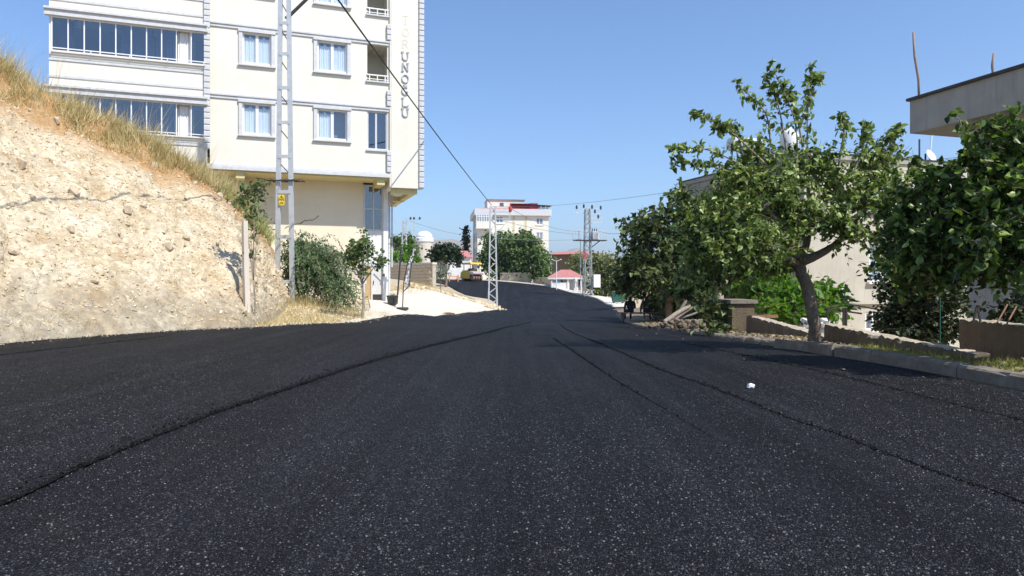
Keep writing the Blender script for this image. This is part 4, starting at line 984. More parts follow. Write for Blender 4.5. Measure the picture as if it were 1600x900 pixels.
# ------------------------------------------------------------------ steel pole on the left
pb = W(445, 470, 24); pz = on(pb.x, pb.y)
P_ = thing('steel_pole', 'tall two legged grey steel power pole with yellow warning plate', 'pole', (pb.x, pb.y, pz))
TOPZ = 14.6-pz; hw = lambda z: .265-.135*min(z/10.0, 1.2)
for s_ in (-1, 1):
    m = MB(); b0 = s_*hw(-.4); b1 = s_*hw(TOPZ)
    for (w0, dy, wd, dp) in ((0,-.05,.155,.016),(-.07,0,.016,.11),(.07,0,.016,.11)):
        m.bar((b0+w0,dy,-.4),(b1+w0*.7,dy,TOPZ),wd if wd > .1 else wd,dp,up=(0,1,0))
    m.build('leg', M['galv'], P_)
for py in (440,370,300,245,192,138,85,37,-5,-50,-100):
    z = EYE+(HOR-py)/F*24-pz; MB().box(-hw(z)-.02,hw(z)+.02,-.075,-.060,z-.06,z+.06).build('batten', M['galv'], P_)
    if py < 260:
        zz = z-.45; MB().bar((-hw(zz),.02,zz+.25),(hw(zz),.02,zz-.2),.03).build('back_brace', M['dark_metal'], P_)
z = EYE+(HOR-283)/F*24-pz
m = MB(); m.bar((-.55,-.12,z),(.45,-.12,z+.01),.045,.05); m.bar((-.45,.12,z),(.5,.1,z),.045,.05)
rs = random.Random(2)
for q in range(22):
    x = -.62+q*.062; m.bar((x,-.12,z),(x+rs.uniform(-.25,.25),-.12+rs.uniform(-.2,.12),z+rs.uniform(-.06,.10)),.011)
m.bar((.4,-.12,z),(.78,-.2,z-.06),.03); m.bar((-.5,-.12,z),(-.9,-.1,z+.1),.02); m.build('anti_climb_collar', M['dark_metal'], P_)
zc = EYE+(HOR-313)/F*24-pz; sg = thing('warning_plate', None, None, (-.08,-.10,zc)); sg.parent = P_
MB().box(-.10,.10,-.006,.006,-.18,.18).build('plate', M['sign_yellow'], sg)
m = MB(); m2_ = MB(); tri = [(-.075,.02),(.075,.02),(0,.15)]
for q in range(3): m.bar((tri[q][0],-.009,tri[q][1]),(tri[(q+1)%3][0],-.009,tri[(q+1)%3][1]),.016,.004,up=(0,1,0))
for (a_, b_) in (((.008,.115),(-.012,.075)),((-.012,.075),(.012,.08)),((.012,.08),(-.006,.035))): m.bar((a_[0],-.009,a_[1]),(b_[0],-.009,b_[1]),.010,.004,up=(0,1,0))
for zz, xs_ in ((-.015,(-.08,-.02,.01,.06,.08)),(-.09,(-.03,0,.02,.04)),(-.13,(-.075,-.045,-.02,.01,.035,.07))):
    for x in xs_: m2_.box(x-.009,x+.009,-.010,-.007,zz-.012,zz+.012)
m.build('symbol', M['black'], sg); tag(m2_.build('lettering', M['black'], sg), kind='stuff'); sg.children[1]['kind'] = 'stuff'
q0 = W(450,27,24)-Vector((pb.x,pb.y,pz)); q1 = W(484,-6,24)-Vector((pb.x,pb.y,pz))
m = MB(); m.bar(q0, q1, .085, .085); m.bar(q0+Vector((-.08,0,-.06)), q0+Vector((.05,0,.04)), .11); m.build('brace_arm', M['dark_metal'], P_)

# concrete post
cb = W(386, 503, 15.0); cz = on(cb.x, cb.y)
m = MB(); rs = random.Random(1)
hgt = EYE+(HOR-345)/F*15-cz
m.tube([(0,0,-.3),(-.01,0,.6),(-.03,0,1.2),(-.05,0,hgt)], [.082,.08,.076,.07], 4, jit=.1)
tag(m.build('concrete_post', M['concrete_pale'], None, loc=(cb.x, cb.y, cz)), 'slim weathered concrete fence post at the foot of the hill', 'post')

# ------------------------------------------------------------------ lattice pylons
def lattice(m_parts, parent, H, b0, b1, steps, mat, leg=.07, br=.04):
    for sx in (-1,1):
        for sy in (-1,1): MB().bar((sx*b0,sy*b0,-.3),(sx*b1,sy*b1,H),leg).build('leg', mat, parent)
    f = lambda z: b0+(b1-b0)*z/H
    for (ax, sg_) in ((0,-1),(0,1),(1,-1),(1,1)):
        m = MB()
        for i in range(steps):
            z0 = H*i/steps; z1 = H*(i+1)/steps; a_ = 1 if i % 2 else -1
            p0 = (a_*f(z0), sg_*f(z0), z0); p1 = (-a_*f(z1), sg_*f(z1), z1)
            if ax: p0 = (p0[1],p0[0],p0[2]); p1 = (p1[1],p1[0],p1[2])
            m.bar(p0, p1, br)
        m.build('bracing', mat, parent)
py_ = W(770, 478, 58); z0 = on(py_.x, py_.y)
PY = thing('lattice_pylon', 'pale lattice power pylon standing at the tip of the forecourt', 'pylon', (py_.x, py_.y, z0), .1)
H1 = EYE+(HOR-322)/F*58-z0
lattice(None, PY, H1, .37, .20, 16, M['pylon'], .085, .05)
m = MB(); zl = lambda p: EYE+(HOR-p)/F*58-z0
for p in (323,331,342): m.bar((-.2,0,zl(p)),(1.5,0,zl(p)),.07)
m.bar((1.45,0,zl(321)),(1.45,0,zl(343)),.07); m.bar((.2,0,zl(323)),(.8,0,zl(331)),.05); m.bar((.8,0,zl(331)),(1.4,0,zl(323)),.05); m.bar((1.4,0,zl(342)),(.6,0,zl(360)),.05); m.build('crossarm', M['pylon'], PY)
MB().lathe([(.05,0),(.14,.08),(.16,.25),(.14,.42),(.05,.5)], 10, (1.5,0,zl(331))).build('red_beacon', M['red'], PY)
for p in (382,403,418): MB().box(.2,.48,-.03,.03,zl(p),zl(p)+.05).build('step_bolt', M['dark_metal'], PY)

tb = W(918, 463, 80); z0 = on(tb.x, tb.y)
TP = thing('transformer_pole', 'lattice pole carrying a grey transformer platform beside the road bend', 'pole', (tb.x, tb.y, z0), .15)
zl = lambda p: EYE+(HOR-p)/F*80-z0; H2 = zl(326)
lattice(None, TP, H2, .46, .26, 20, M['pole_steel'], .10, .05)
for sx in (.0,): MB().bar((sx-.7,.6,-.2),(sx-.7,.6,zl(372)),.06).build('cable_duct', M['pylon'], TP)
plat = thing('platform', None, None); plat.parent = TP
m = MB(); z = zl(375); m.box(-1.6,2.2,-.6,.6,z-.10,z); m.bar((1.6,0,z),(.3,0,zl(388)),.10); m.build('deck', M['dark_metal'], plat)
for x in (-1.6,-.9,1.5,2.2):
    for yv in (-.55,.55): MB().bar((x,yv,z),(x,yv,zl(361)),.06).build('rail_post', M['galv'], plat)
m = MB()
for yv in (-.55,.55):
    m.bar((-1.6,yv,zl(361)),(-.6,yv,zl(361)),.05); m.bar((1.2,yv,zl(361)),(2.2,yv,zl(361)),.05)
m.build('rail', M['galv'], plat)
m = MB(); m.box(.45,1.25,-.5,.5,z+.02,z+1.0); m.build('transformer_tank', M['galv'], TP)
for q in range(5): MB().box(.5+q*.15,.56+q*.15,-.62,-.5,z+.1,z+.9).build('cooling_fin', M['trim'], TP)
for q in range(3): MB().lathe([(.04,0),(.08,.08),(.04,.14),(.08,.2),(.04,.26),(.03,.4)], 8, (.6+q*.25,0,z+1.0)).build('bushing', M['dark_metal'], TP)
m = MB()
for p, x0_, x1_ in ((333,-1.9,.4),(334,-.3,1.7),(341,-.2,1.7),(348,-.2,1.7)): m.bar((x0_,0,zl(p)),(x1_,0,zl(p)),.10)
m.bar((1.65,0,zl(334)),(1.65,0,zl(349)),.06); m.bar((-1.3,0,zl(333)),(-.2,0,zl(325)),.05); m.bar((-.2,0,zl(325)),(1.7,0,zl(327)),.08); m.build('crossarm', M['galv'], TP)
for x, p in ((-1.3,327),(-.45,325),(.55,326),(1.6,327),(.9,333),(1.3,341)): MB().lathe([(.05,0),(.14,.06),(.09,.14),(.15,.2),(.09,.3),(.12,.36),(.04,.46)], 8, (x,0,zl(p))).build('insulator', M['dark_metal'], TP)
MB().box(.55,1.35,-.75,-.35,zl(449),zl(429)).build('meter_cabinet', M['white_paint'], TP)
MB().box(-.55,-.3,-.62,-.58,zl(405),zl(394)).build('red_plate', M['red'], TP)
m = MB(); m.bar((-1.6,-.5,z-.2),(-2.1,-.5,z+.7),.05); m.bar((-2.1,-.5,z+.7),(-2.5,-.5,z+.75),.10); m.build('lamp_arm', M['galv'], TP)

bp_ = W(632, 395, 78); z0 = on(bp_.x, bp_.y)
BP = thing('power_pole', 'lattice power pole with flat crossarm rising beside the domed tower', 'pole', (bp_.x, bp_.y, z0))
zl = lambda p: EYE+(HOR-p)/F*78-z0
lattice(None, BP, zl(344), .3, .2, 12, M['galv'], .08, .05)
m = MB(); m.bar((-.2,0,zl(343)),(1.85,0,zl(343)),.10); m.bar((1.1,0,zl(343)),(1.1,0,zl(365)),.08); m.bar((0,0,zl(362)),(1.1,0,zl(360)),.05); m.bar((.1,0,zl(372)),(1.1,0,zl(360)),.05); m.build('crossarm', M['galv'], BP)
for x in (.7,1.1,1.75): MB().lathe([(.05,0),(.12,.08),(.12,.2),(.04,.3)], 8, (x,0,zl(343))).build('insulator', M['dark_metal'], BP)

# wires
def cable(name, a, b, sag, r, mat, label, group=None):
    a = Vector(a); b = Vector(b); n_ = 36; pts = []
    for i in range(n_+1):
        t = i/n_; p = a.lerp(b, t); p.z -= sag*4*t*(1-t); pts.append(p-a)
    o = MB().tube(pts, r, 5).build(name, M[mat], None, True, loc=a); return tag(o, label, 'cable', group)
cable('power_cable', W(768,320,58), (-6.8,-12,9.9), .45, .028, 'cable', 'thick black cable sweeping overhead down to the lattice pylon')
cable('power_cable', W(797,325,58), W(905,361,80), .55, .020, 'wire', 'drooping wire from the pylon crossarm to the transformer platform')
cable('power_cable', W(775,342,58), W(906,366,80), .25, .020, 'wire', 'upper dark wire passing the far apartment block to the transformer')
cable('power_cable', W(640,345,78), W(760,372,70), .3, .016, 'wire', 'thin wire from the domed tower pole to the tall trees')
cable('power_cable', W(936,361,80), W(1085,322,30), .7, .018, 'wire', 'wire from the transformer platform into the fig tree')
cable('power_cable', W(797,323,58), W(1110,290,30), .25, .010, 'wire', 'thin high wire crossing the sky above the transformer pole')
cable('power_cable', W(770,372,58), W(905,374,80), .15, .018, 'wire', 'lower wire running level past the street trees')

# ------------------------------------------------------------------ forecourt things
bk = W(613, 467, 33.5); z0 = on(bk.x, bk.y)-.02
bx_ = (WX(613,30.2), 30.2); z0 = on(*bx_)-.02
BK = thing('bucket_planter', 'black plastic bucket planter holding dry weeds beside the door column', 'planter', (*bx_, z0))
MB().lathe([(.0,.0),(.19,.0),(.21,.1),(.245,.36),(.265,.37),(.265,.42),(.235,.42),(.22,.38),(.0,.37)], 18).build('bucket', M['plastic_black'], BK, True)
rs_ = np.random.default_rng(3); p = np.c_[rs_.normal(size=(140,2))*.09, np.full(140,.36)]
v, f = blades(p, np.zeros((140,3)), .08, .26, .012, .45, rs_); tag(np_mesh('weeds', v, f, M['half_grass'], BK), kind='stuff')
fb = (WX(628,30.8), 29.2); fz = on(*fb)-.02
FS = thing('leaning_banner_frame', 'bent grey metal banner frame with torn cloth leaning on a tyre base', 'banner', (WX(629,29.3), 29.3, on(WX(629,29.3),29.3)-.02))
o = FS.location
MB().lathe([(.10,.0),(.24,.0),(.27,.05),(.24,.11),(.10,.11)], 18).build('tyre_base', M['tyre'], FS, True)
def rel(px, py, d=29.3): return W(px, py, d)-Vector(o)
m = MB(); m.tube([(0,0,.05),rel(630,455),rel(631,440),rel(636,415),rel(644,390),rel(648,384)], .022, 6); m.tube([rel(630,456),rel(640,446),rel(641,428),rel(643,412),rel(650,395),rel(651,384),rel(648,384)], .018, 6)
m.tube([rel(632,443),rel(640,445)], .015, 5); m.tube([rel(637,412),rel(643,412)], .015, 5); m.build('frame', M['dark_metal'], FS, True)
m = MB(); rs = random.Random(6); Lp = [(631,454),(632,444),(634,430),(637,412),(641,400),(646,386)]; Rp = [(636,452),(640,446),(641,430),(643,412),(647,400),(651,386)]
vs = []
for q in range(26):
    t = q/25*5; i_ = min(int(t),4); ft = t-i_
    l_ = [Lp[i_][k]*(1-ft)+Lp[i_+1][k]*ft for k in (0,1)]; r_ = [Rp[i_][k]*(1-ft)+Rp[i_+1][k]*ft for k in (0,1)]
    for s_ in (.05,.35,.65,.95): vs.append(rel(l_[0]*(1-s_)+r_[0]*s_, l_[1]*(1-s_)+r_[1]*s_) + Vector((0,.03+rs.uniform(-.04,.04),0)))
m.add(vs, [(q*4+k,q*4+k+1,q*4+5+k,q*4+4+k) for q in range(25) for k in range(3) if rs.random() < .72]); m.build('torn_cloth', M['trim'], FS)
lp = (WX(620,31.5), 31.5); lz = on(*lp)
m = MB(); m.bar((0,0,-.1),W(627,386,31.5)-Vector((*lp,lz)),.06,.09); m.bar(W(621,389,31.5)-Vector((*lp,lz)),W(628,391,31.5)-Vector((*lp,lz)),.05)
m.bar(W(607,381,31.5)-Vector((*lp,lz)),W(642,384,31.4)-Vector((*lp,lz)),.035)
tag(m.build('sign_post', M['dark_metal'], None, loc=(*lp,lz)), 'dark leaning timber signpost beside the building corner', 'post')
sp = (WX(583,23), 23.0); m = MB(); m.box(-.45,.45,-.3,.3,-.15,.10)
tag(m.build('concrete_step', M['concrete_pale'], None, loc=(*sp, on(*sp)), rz=.2), 'low broken concrete step at the forecourt edge', 'step')
sp = (WX(700,34), 34.0); m = MB(); m.tube([(-.32,0,.02),(-.1,.03,.05),(.1,-.02,.04),(.34,.03,.03)], [.03,.05,.055,.02], 6, jit=.4)
tag(m.build('wood_scrap', M['rust'], None, loc=(*sp, on(*sp)-.01)), 'reddish brown wood scrap lying on the pale forecourt', 'scrap')
# rubble edge of forecourt
rg2 = np.random.default_rng(17)
def scatter_rocks(name, pts, smin, smax, mat, label):
    N = len(pts); Vs = []; Fs = []; off = 0
    for t_ in range(6):
        q = pts[t_::6]; k = len(q); s = smin+(smax-smin)*rg2.random(k)**2.5
        v, f = instance(*rt[t_], q+np.c_[np.zeros((k,2)), s*.2], rand_axes(k), np.stack([s*1.3, s, s*.8], 1)); Vs.append(v); Fs.append(f+off); off += len(v)
    return tag(np_mesh(name, np.concatenate(Vs), np.concatenate(Fs), mat), label, 'rubble', kind='stuff')
i = rg2.integers(0, len(a)-14, 900); e_ = catmull([(-6.6,47),(-4.9,52),(-3.0,56),(-1.8,55.5),(-1.25,52.5),(-1.5,50)], 60); q = e_[rg2.integers(0, len(e_), 900)] + rg2.normal(size=(900,2))*.28
scatter_rocks('rubble_edge', np.c_[q, T(q[:,0],q[:,1])-.02], .05, .22, M['rubble'], 'loose rubble along the far edge of the forecourt')
q = np.c_[rg2.uniform(-7.2,-4.2,1800), rg2.uniform(14.6,24,1800)]; keep = (q[:,0] < np.interp(q[:,1], Lc[:,1][:120], Lc[:,0][:120])-.1); q = q[keep]
scatter_rocks('verge_rubble', np.c_[q, T(q[:,0],q[:,1])-.06], .02, .08, M['rubble'], 'stony debris below the shrub beside the road')
p = q[rg2.integers(0, len(q), 7000)] + rg2.normal(size=(7000,2))*.06
v, f = blades(np.c_[p, T(p[:,0],p[:,1])-.06], np.zeros((7000,3)), .05, .26, .008, .5, rg2)
tag(np_mesh('dry_brush', v, f, M['dry_grass']), 'dry straw brush at the foot of the sapling', 'grass', kind='stuff')
p = np.c_[rg2.normal(WX(470,24.6), .8, 2400), rg2.normal(24.3, .7, 2400)]
v, f = blades(np.c_[p, T(p[:,0],p[:,1])-.06], np.zeros((2400,3)), .15, .55, .010, .5, rg2)
tag(np_mesh('straw_tussock', v, f, M['dry_grass']), 'tall straw tussocks round the steel pole foot', 'grass', kind='stuff')
p = np.c_[rg2.uniform(-7.6,-4.6,2600), rg2.uniform(41,56,2600)]; p = p[(p[:,0] < np.interp(p[:,1],[41,47,53,58],[-6.6,-5.6,-4.2,-2.2]))]
v, f = blades(np.c_[p, T(p[:,0],p[:,1])-.06], np.zeros((len(p),3)), .1, .5, .014, .5, rg2)
tag(np_mesh('wall_foot_grass', v, f, M['dry_grass']), 'dry grass along the foot of the rubble wall', 'grass', kind='stuff')

# rubble garden wall, back left
w0 = np.array([-6.6,58.0]); w1 = np.array([-13.2,64.0]); Lw = np.linalg.norm(w1-w0); an = math.atan2(w0[1]-w1[1], w0[0]-w1[0])
zb_ = on(*w1); GW = thing('rubble_wall', 'rough rubble stone garden wall with pale coping', 'wall', (*w1, 0), an)
ztop = EYE+(HOR-411)/F*58
m = MB(); m.box(0,Lw,-.2,.2,zb_-1.4,ztop-.12); m.build('wall_core', M['stone_wall'], GW)
MB().box(-.05,Lw+.06,-.26,.26,ztop-.12,ztop+.05).build('coping', M['concrete_pale'], GW)
rs = random.Random(5)
for r in range(7):
    x = .0
    while x < Lw-.2:
        l_ = rs.uniform(.22,.45); h_ = .28
        if x+l_ > Lw: break
        o = link('stone', rmesh[rs.randrange(6)], None, GW, (x+l_/2,-.19,ztop-.27-r*h_)); o.scale = (l_*rs.uniform(.8,1),rs.uniform(.05,.14),h_*rs.uniform(.8,1.1)); o.rotation_euler.y = rs.uniform(-.3,.3); x += l_

# domed tower
db = (WX(663,100), 100.0); z0 = on(*db); DT = thing('domed_tower', 'pale round tower with a white dome behind the garden wall', 'tower', (*db, z0))
zl = lambda p: EYE+(HOR-p)/F*100-z0
MB().lathe([(1.25,-.5),(1.25,zl(376)),(0,zl(376))], 28).build('drum', M['concrete_pale'], DT)
MB().lathe([(1.36,zl(378)),(1.36,zl(373)),(1.25,zl(371))], 28).build('cornice_ring', M['white_paint'], DT)
MB().lathe([(1.22*math.cos(a_), zl(371)+.95*math.sin(a_)) for a_ in np.linspace(0, 1.55, 9)], 28).build('dome', M['white_paint'], DT, True)
# low house with red roof beside the roller
hb = (WX(716,128), 128.0); z0 = on(*hb); LH = thing('low_house', 'low white house with red tiled roof left of the far apartment block', 'house', (*hb, z0))
zl = lambda p: EYE+(HOR-p)/F*128-z0
MB().box(-1.6,2.2,0,5,-1,zl(402)).build('wall', M['white_paint'], LH); MB().add([(-1.9,-.4,zl(402)),(2.5,-.4,zl(402)),(2.5,5.4,zl(402)),(-1.9,5.4,zl(402)),(-1.0,2.5,zl(391)),(1.6,2.5,zl(391))],[(3,2,1,0),(0,1,5,4),(1,2,5),(2,3,4,5),(3,0,4)]).build('roof', M['roof_red'], LH)
MB().box(-.4,.5,-.05,.0,zl(418),zl(408)).build('window', M['glass_dark'], LH)
lw = (WX(716,120), 120.0); MB_ = MB().box(-4.2,2.2,-.15,.15,-.5,EYE+(HOR-421)/F*120-on(*lw))
tag(MB_.build('white_wall', M['white_paint'], None, loc=(*lw, on(*lw))), 'low whitewashed wall behind the yellow roller', 'wall')
ob = (WX(709,101), 101.0); z0 = on(*ob); OB = thing('road_barrier', 'small orange and white road barrier standing left of the roller', 'barrier', (*ob, z0))
for q in range(4): MB().box(-.7,.7,-.03,.03,.25+q*.2,.38+q*.2).build('rail', M['orange' if q % 2 == 0 else 'white_paint'], OB)
for s_ in (-1,1): MB().box(s_*.65-.06,s_*.65+.06,-.25,.25,-.02,.95).build('leg', M['orange'], OB)

# ------------------------------------------------------------------ tyre roller
rb = (WX(737,104), 104.0); z0 = roadz(*rb)
RO = thing('tyre_roller', 'yellow pneumatic tyre roller with canopy parked on the bend', 'roller', (*rb, z0), math.radians(-58))
def tyre(y, x, r=.46, wdt=.30, mat='tyre_dusty'):
    m = MB(); n_ = 18; prof = [(r*.55,-wdt/2),(r*.92,-wdt/2),(r,-wdt/3),(r,wdt/3),(r*.92,wdt/2),(r*.55,wdt/2)]
    vs = [(x+pr*math.cos(2*math.pi*k/n_), y+pw, r+pr*math.sin(2*math.pi*k/n_)) for pr, pw in prof for k in range(n_)]
    fs = [(i_*n_+k,i_*n_+(k+1)%n_,(i_+1)*n_+(k+1)%n_,(i_+1)*n_+k) for i_ in range(5) for k in range(n_)]+[tuple(range(n_)), tuple(5*n_+k for k in range(n_-1,-1,-1))]
    m.add(vs, fs); return m.build('tyre', M[mat], RO)
for q in range(4): tyre(-.66+q*.44, 1.55)
for q in range(4): tyre(-.62+q*.42, -1.5)
m = MB(); m.prism([(-2.1,.5),(-2.0,1.25),(-1.3,1.6),(-.2,1.6),(-.2,1.45),(1.0,1.45),(1.0,.35),(-.9,.35)], -.85, .85); m.build('body', M['yellow'], RO)
m = MB(); m.prism([(1.0,.95),(2.08,.95),(2.09,1.12),(1.7,1.36),(1.0,1.42)], -.8, .8); m.build('hood', M['silver'], RO)
MB().box(2.1,2.2,-.9,.9,.98,1.08).build('bumper', M['red'], RO); MB().box(1.0,1.15,-.9,.9,.5,.95).build('fork_frame', M['dark_metal'], RO)
MB().box(-.5,.1,-.35,.35,1.45,1.9).build('seat', M['black'], RO); MB().bar((.75,0,1.3),(.45,0,2.0),.08).build('steering_column', M['black'], RO); MB().box(-.6,1.0,-.8,.8,1.45,1.95).build('operator_station', M['dark_metal'], RO) if False else MB().box(.3,.9,-.5,.5,1.2,1.75).build('console', M['dark_metal'], RO)
for sx in (-1.1,.95):
    for sy in (-.75,.75): MB().bar((sx,sy,1.2),(sx,sy,2.5),.08).build('canopy_post', M['dark_metal'], RO)
m = MB(); m.prism([(-1.5,2.5),(-1.45,2.66),(-1.2,2.76),(1.15,2.76),(1.4,2.66),(1.45,2.5)], -.95, .95); m.build('canopy', M['yellow'], RO)

# ------------------------------------------------------------------ far apartment block
fbx = (WX(746,134), 134.0); FB = thing('far_apartment', 'white apartment block with grey parapet and maroon roof awning beyond the trees', 'building', (*fbx, 0), .12)
zf = lambda p, d=135: EYE+(HOR-p)/F*d
sx = 135/F
def fx(p): return (p-746)*sx
fw = [(fx(775),fx(786),zf(349),zf(338)),(fx(838),fx(849),zf(351),zf(340)),(fx(838),fx(849),zf(375),zf(362.5)),(fx(775),fx(786),zf(373),zf(361))]
m = MB(); m.wall(0, fx(858), 0, zf(337), fw, 0, .15); m.add([(0,0,0),(0,14,0),(0,14,zf(337)),(0,0,zf(337))],[(0,3,2,1)] if False else [(3,2,1,0)]); m.add([(fx(858),0,0),(fx(858),14,0),(fx(858),14,zf(337)),(fx(858),0,zf(337))],[(0,1,2,3)]); m.build('wall', M['cream'], FB)
m = MB(); m.wall(-.01, .0, 0, 1, [])
m = MB(); m.box(-.6,fx(862),-.6,14,zf(337),zf(327)); m.build('parapet', M['trim'], FB)
m = MB(); m.add([(-.5,-.5,zf(327)),(fx(858),-.5,zf(327)),(fx(858),14,zf(327)),(-.5,14,zf(327)),(4,5,zf(320)),(fx(830),5,zf(320)),(fx(830),9,zf(320)),(4,9,zf(320))],[(0,1,5,4),(1,2,6,5),(2,3,7,6),(3,0,4,7),(4,5,6,7)]); m.build('roof', M['roof_red'], FB)
ph = thing('penthouse', None, None); ph.parent = FB
MB().box(fx(763),fx(822),2.5,9,zf(326),zf(310)).build('wall', M['cream'], ph); MB().add([(fx(762),2.2,zf(310)),(fx(824),2.2,zf(310)),(fx(824),9.2,zf(310)),(fx(762),9.2,zf(310)),(fx(775),5,zf(307)),(fx(812),5,zf(307))],[(3,2,1,0),(0,1,5,4),(1,2,5),(2,3,4,5),(3,0,4)]).build('roof', M['roof_red'], ph)
MB().box(fx(783),fx(789),2.42,2.5,zf(321),zf(315)).build('window', M['dark_room'], ph)
aw = thing('awning', None, None); aw.parent = FB
MB().box(fx(797),fx(828),.4,.5,zf(327),zf(317.5)).build('side_cloth', M['maroon'], aw); MB().box(fx(828),fx(841),.2,.5,zf(328.5),zf(317)).build('end_cloth', M['maroon'], aw); MB().add([(fx(800),0,zf(318)),(fx(863),-.2,zf(320.5)),(fx(863),5,zf(320.5)),(fx(800),5,zf(317))],[(0,1,2,3)]).add([(fx(800),0,zf(318.8)),(fx(863),-.2,zf(321.3)),(fx(863),5,zf(321.3)),(fx(800),5,zf(317.8))],[(3,2,1,0)]).build('canopy', M['dark_metal'], aw)
for p in (846,853,861): MB().bar((fx(p),.0,zf(328)),(fx(p),.0,zf(320)),.10).build('post', M['galv'], aw)
m = MB(); m.bar((fx(842),-.5,zf(324)),(fx(861),-.5,zf(324)),.06); m.build('roof_rail', M['galv'], FB)
for (p0, p1) in ((801.5,804.5),(820.5,823.5)): MB().box(fx(p0),fx(p1),-.06,-.003,5,zf(337)).build('ochre_stripe', M['ochre'], FB)
for q in fw:
    wn_ = thing('window', None, None); wn_.parent = FB
    m = MB(); m.box(q[0],q[1],.05,.12,q[2],q[2]+.12); m.box(q[0],q[1],.05,.12,q[3]-.12,q[3]); 
    for x in (q[0], (q[0]+q[1])/2-.06, q[1]-.12): m.box(x,x+.12,.05,.12,q[2]+.12,q[3]-.12)
    m.build('frame', M['white_pvc'], wn_); MB().box(q[0],q[1],.13,.16,q[2],q[3]).build('pane', M['curtain_dark'], wn_)
    MB().box(q[0]-.15,q[1]+.15,-.12,.05,q[2]-.15,q[2]-.005).build('sill', M['white_pvc'], wn_)
bl = thing('corner_balcony', None, None); bl.parent = FB
MB().box(-.3,fx(768),-1.0,-.003,zf(357),zf(347)).build('parapet', M['cream'], bl); MB().box(-.35,fx(769),-1.1,-.004,zf(358.6),zf(357)).build('slab', M['trim'], bl)
MB().box(-.2,fx(767),-.9,-.05,zf(347),zf(337)).build('glazing', M['curtain_dark'], bl)
for q in range(7): x = -.2+q*(fx(767)+.2)/6; MB().box(x-.06,x+.06,-.97,-.901,zf(347),zf(337)).build('mullion', M['white_pvc'], bl)
MB().box(-.2,fx(767),-.96,-.902,zf(340),zf(339.2)).build('transom', M['white_pvc'], bl)
for r, (p0, p1) in enumerate(((352,339),(376,362),(398,386))):
    for yy in (3.0, 8.0):
        MB().box(-.05,-.003,yy,yy+1.6,zf(p0),zf(p1)).build('side_window', M['curtain_dark'], FB)
# low stone retaining wall under the street trees
for (pa, da, pb2, db2, hh, lab) in ((778,112,826,110,1.1,'rough stone retaining wall under the street trees'),(829,109,858,104.5,.7,'low pale garden wall beside the white kiosk')):
    a_ = Vector((WX(pa,da),da,on(WX(pa,da),da))); b_ = Vector((WX(pb2,db2),db2,on(WX(pb2,db2),db2))); d_ = b_-a_; L_ = math.hypot(d_.x,d_.y)
    R_ = thing('retaining_wall', lab, 'wall', a_, math.atan2(d_.y,d_.x))
    MB().box(0,L_,.9,1.2,-1.2,hh+.1).build('wall_core', M['stone_wall'], R_)
    MB().box(-.02,L_+.02,.84,1.26,hh+.1,hh+.22).build('coping', M['concrete_pale'], R_)

# ------------------------------------------------------------------ kiosk, red roofed house, street lamp
kb = (WX(862,98), 98.0); z0 = on(*kb); KI = thing('kiosk', 'small white kiosk with pink hipped roof and porch', 'kiosk', (*kb, z0-.2), -.15)
kz = lambda p: EYE+(HOR-p)/F*97-z0+.2
m = MB(); m.wall(.6,3.6,-.8,kz(434),[(1.3,2.3,kz(449),kz(438))],0,.15); m.box(.6,3.6,.16,4,-.8,kz(434)); m.build('wall', M['white_paint'], KI)
MB().box(1.3,2.3,.08,.12,kz(449),kz(438)).build('window', M['glass_dark'], KI); MB().box(1.76,1.84,.03,.079,kz(449),kz(438)).build('window_bar', M['white_pvc'], KI)
MB().box(2.75,3.3,-.03,-.003,-.2,kz(438)).build('door', M['blind'], KI)
m = MB(); ze = kz(433); m.add([(-.5,-1.3,ze),(4.6,-1.3,ze),(4.6,4.4,ze),(-.5,4.4,ze),(1.2,1.4,kz(421)),(2.6,1.4,kz(421))],[(3,2,1,0),(0,1,5,4),(1,2,5),(2,3,4,5),(3,0,4)]); m.build('roof', M['roof_red'], KI)
MB().box(-.45,4.55,-1.28,-1.18,ze-.3,ze-.01).build('fascia', M['white_paint'], KI)
for x in (.1,2.4,4.3): MB().box(x-.09,x+.09,-1.15,-.97,-.9,ze-.3).build('porch_post', M['white_paint'], KI)
MB().box(.1,2.6,-1.05,-.95,-.9,.9).build('porch_parapet', M['white_paint'], KI)
MB().box(.3,1.4,-1.10,-1.06,ze-.75,ze-.4).build('sign_board', M['curtain_dark'], KI)
MB().lathe([(.22,-.6),(.18,.3),(.10,.5),(.10,1.2),(.2,1.3),(.2,1.7),(.05,1.8)], 10, (3.9,-1.7,0)).build('drinking_fountain', M['trim'], KI) if False else None
pbx = (WX(899,92), 92.0); m = MB(); m.box(-.22,.22,-.22,.22,-.2,.5); m.lathe([(.16,.5),(.12,1.2),(.24,1.35),(.24,1.75),(.1,1.9)], 10)
tag(m.build('utility_pillar', M['trim'], None, loc=(*pbx, on(*pbx)+.1)), 'small grey utility pillar standing on the kerb by the kiosk', 'pillar')
rbx = (WX(866,132), 132.0); RH = thing('red_roofed_house', 'unplastered brown house with flat red roof above the kiosk', 'house', (*rbx, 0), -.3)
rz_ = lambda p: EYE+(HOR-p)/F*133
MB().box(-.5,4.3,0,6,-3,rz_(398)).build('wall', M['garden_wall'], RH); MB().box(4.31,6.2,-.6,6,-3,rz_(399)).build('annexe', M['tan_render'], RH)
MB().add([(-1,-1,rz_(398)),(6.6,-1.2,rz_(398)),(6.6,6.5,rz_(398)),(-1,6.5,rz_(398)),(.5,2.5,rz_(392.5)),(5.2,2.5,rz_(392.5))],[(3,2,1,0),(0,1,5,4),(1,2,5),(2,3,4,5),(3,0,4)]).build('roof', M['roof_red'], RH)
MB().box(5.6,6.0,1,1.4,rz_(397),rz_(389)).build('chimney', M['garden_wall'], RH)
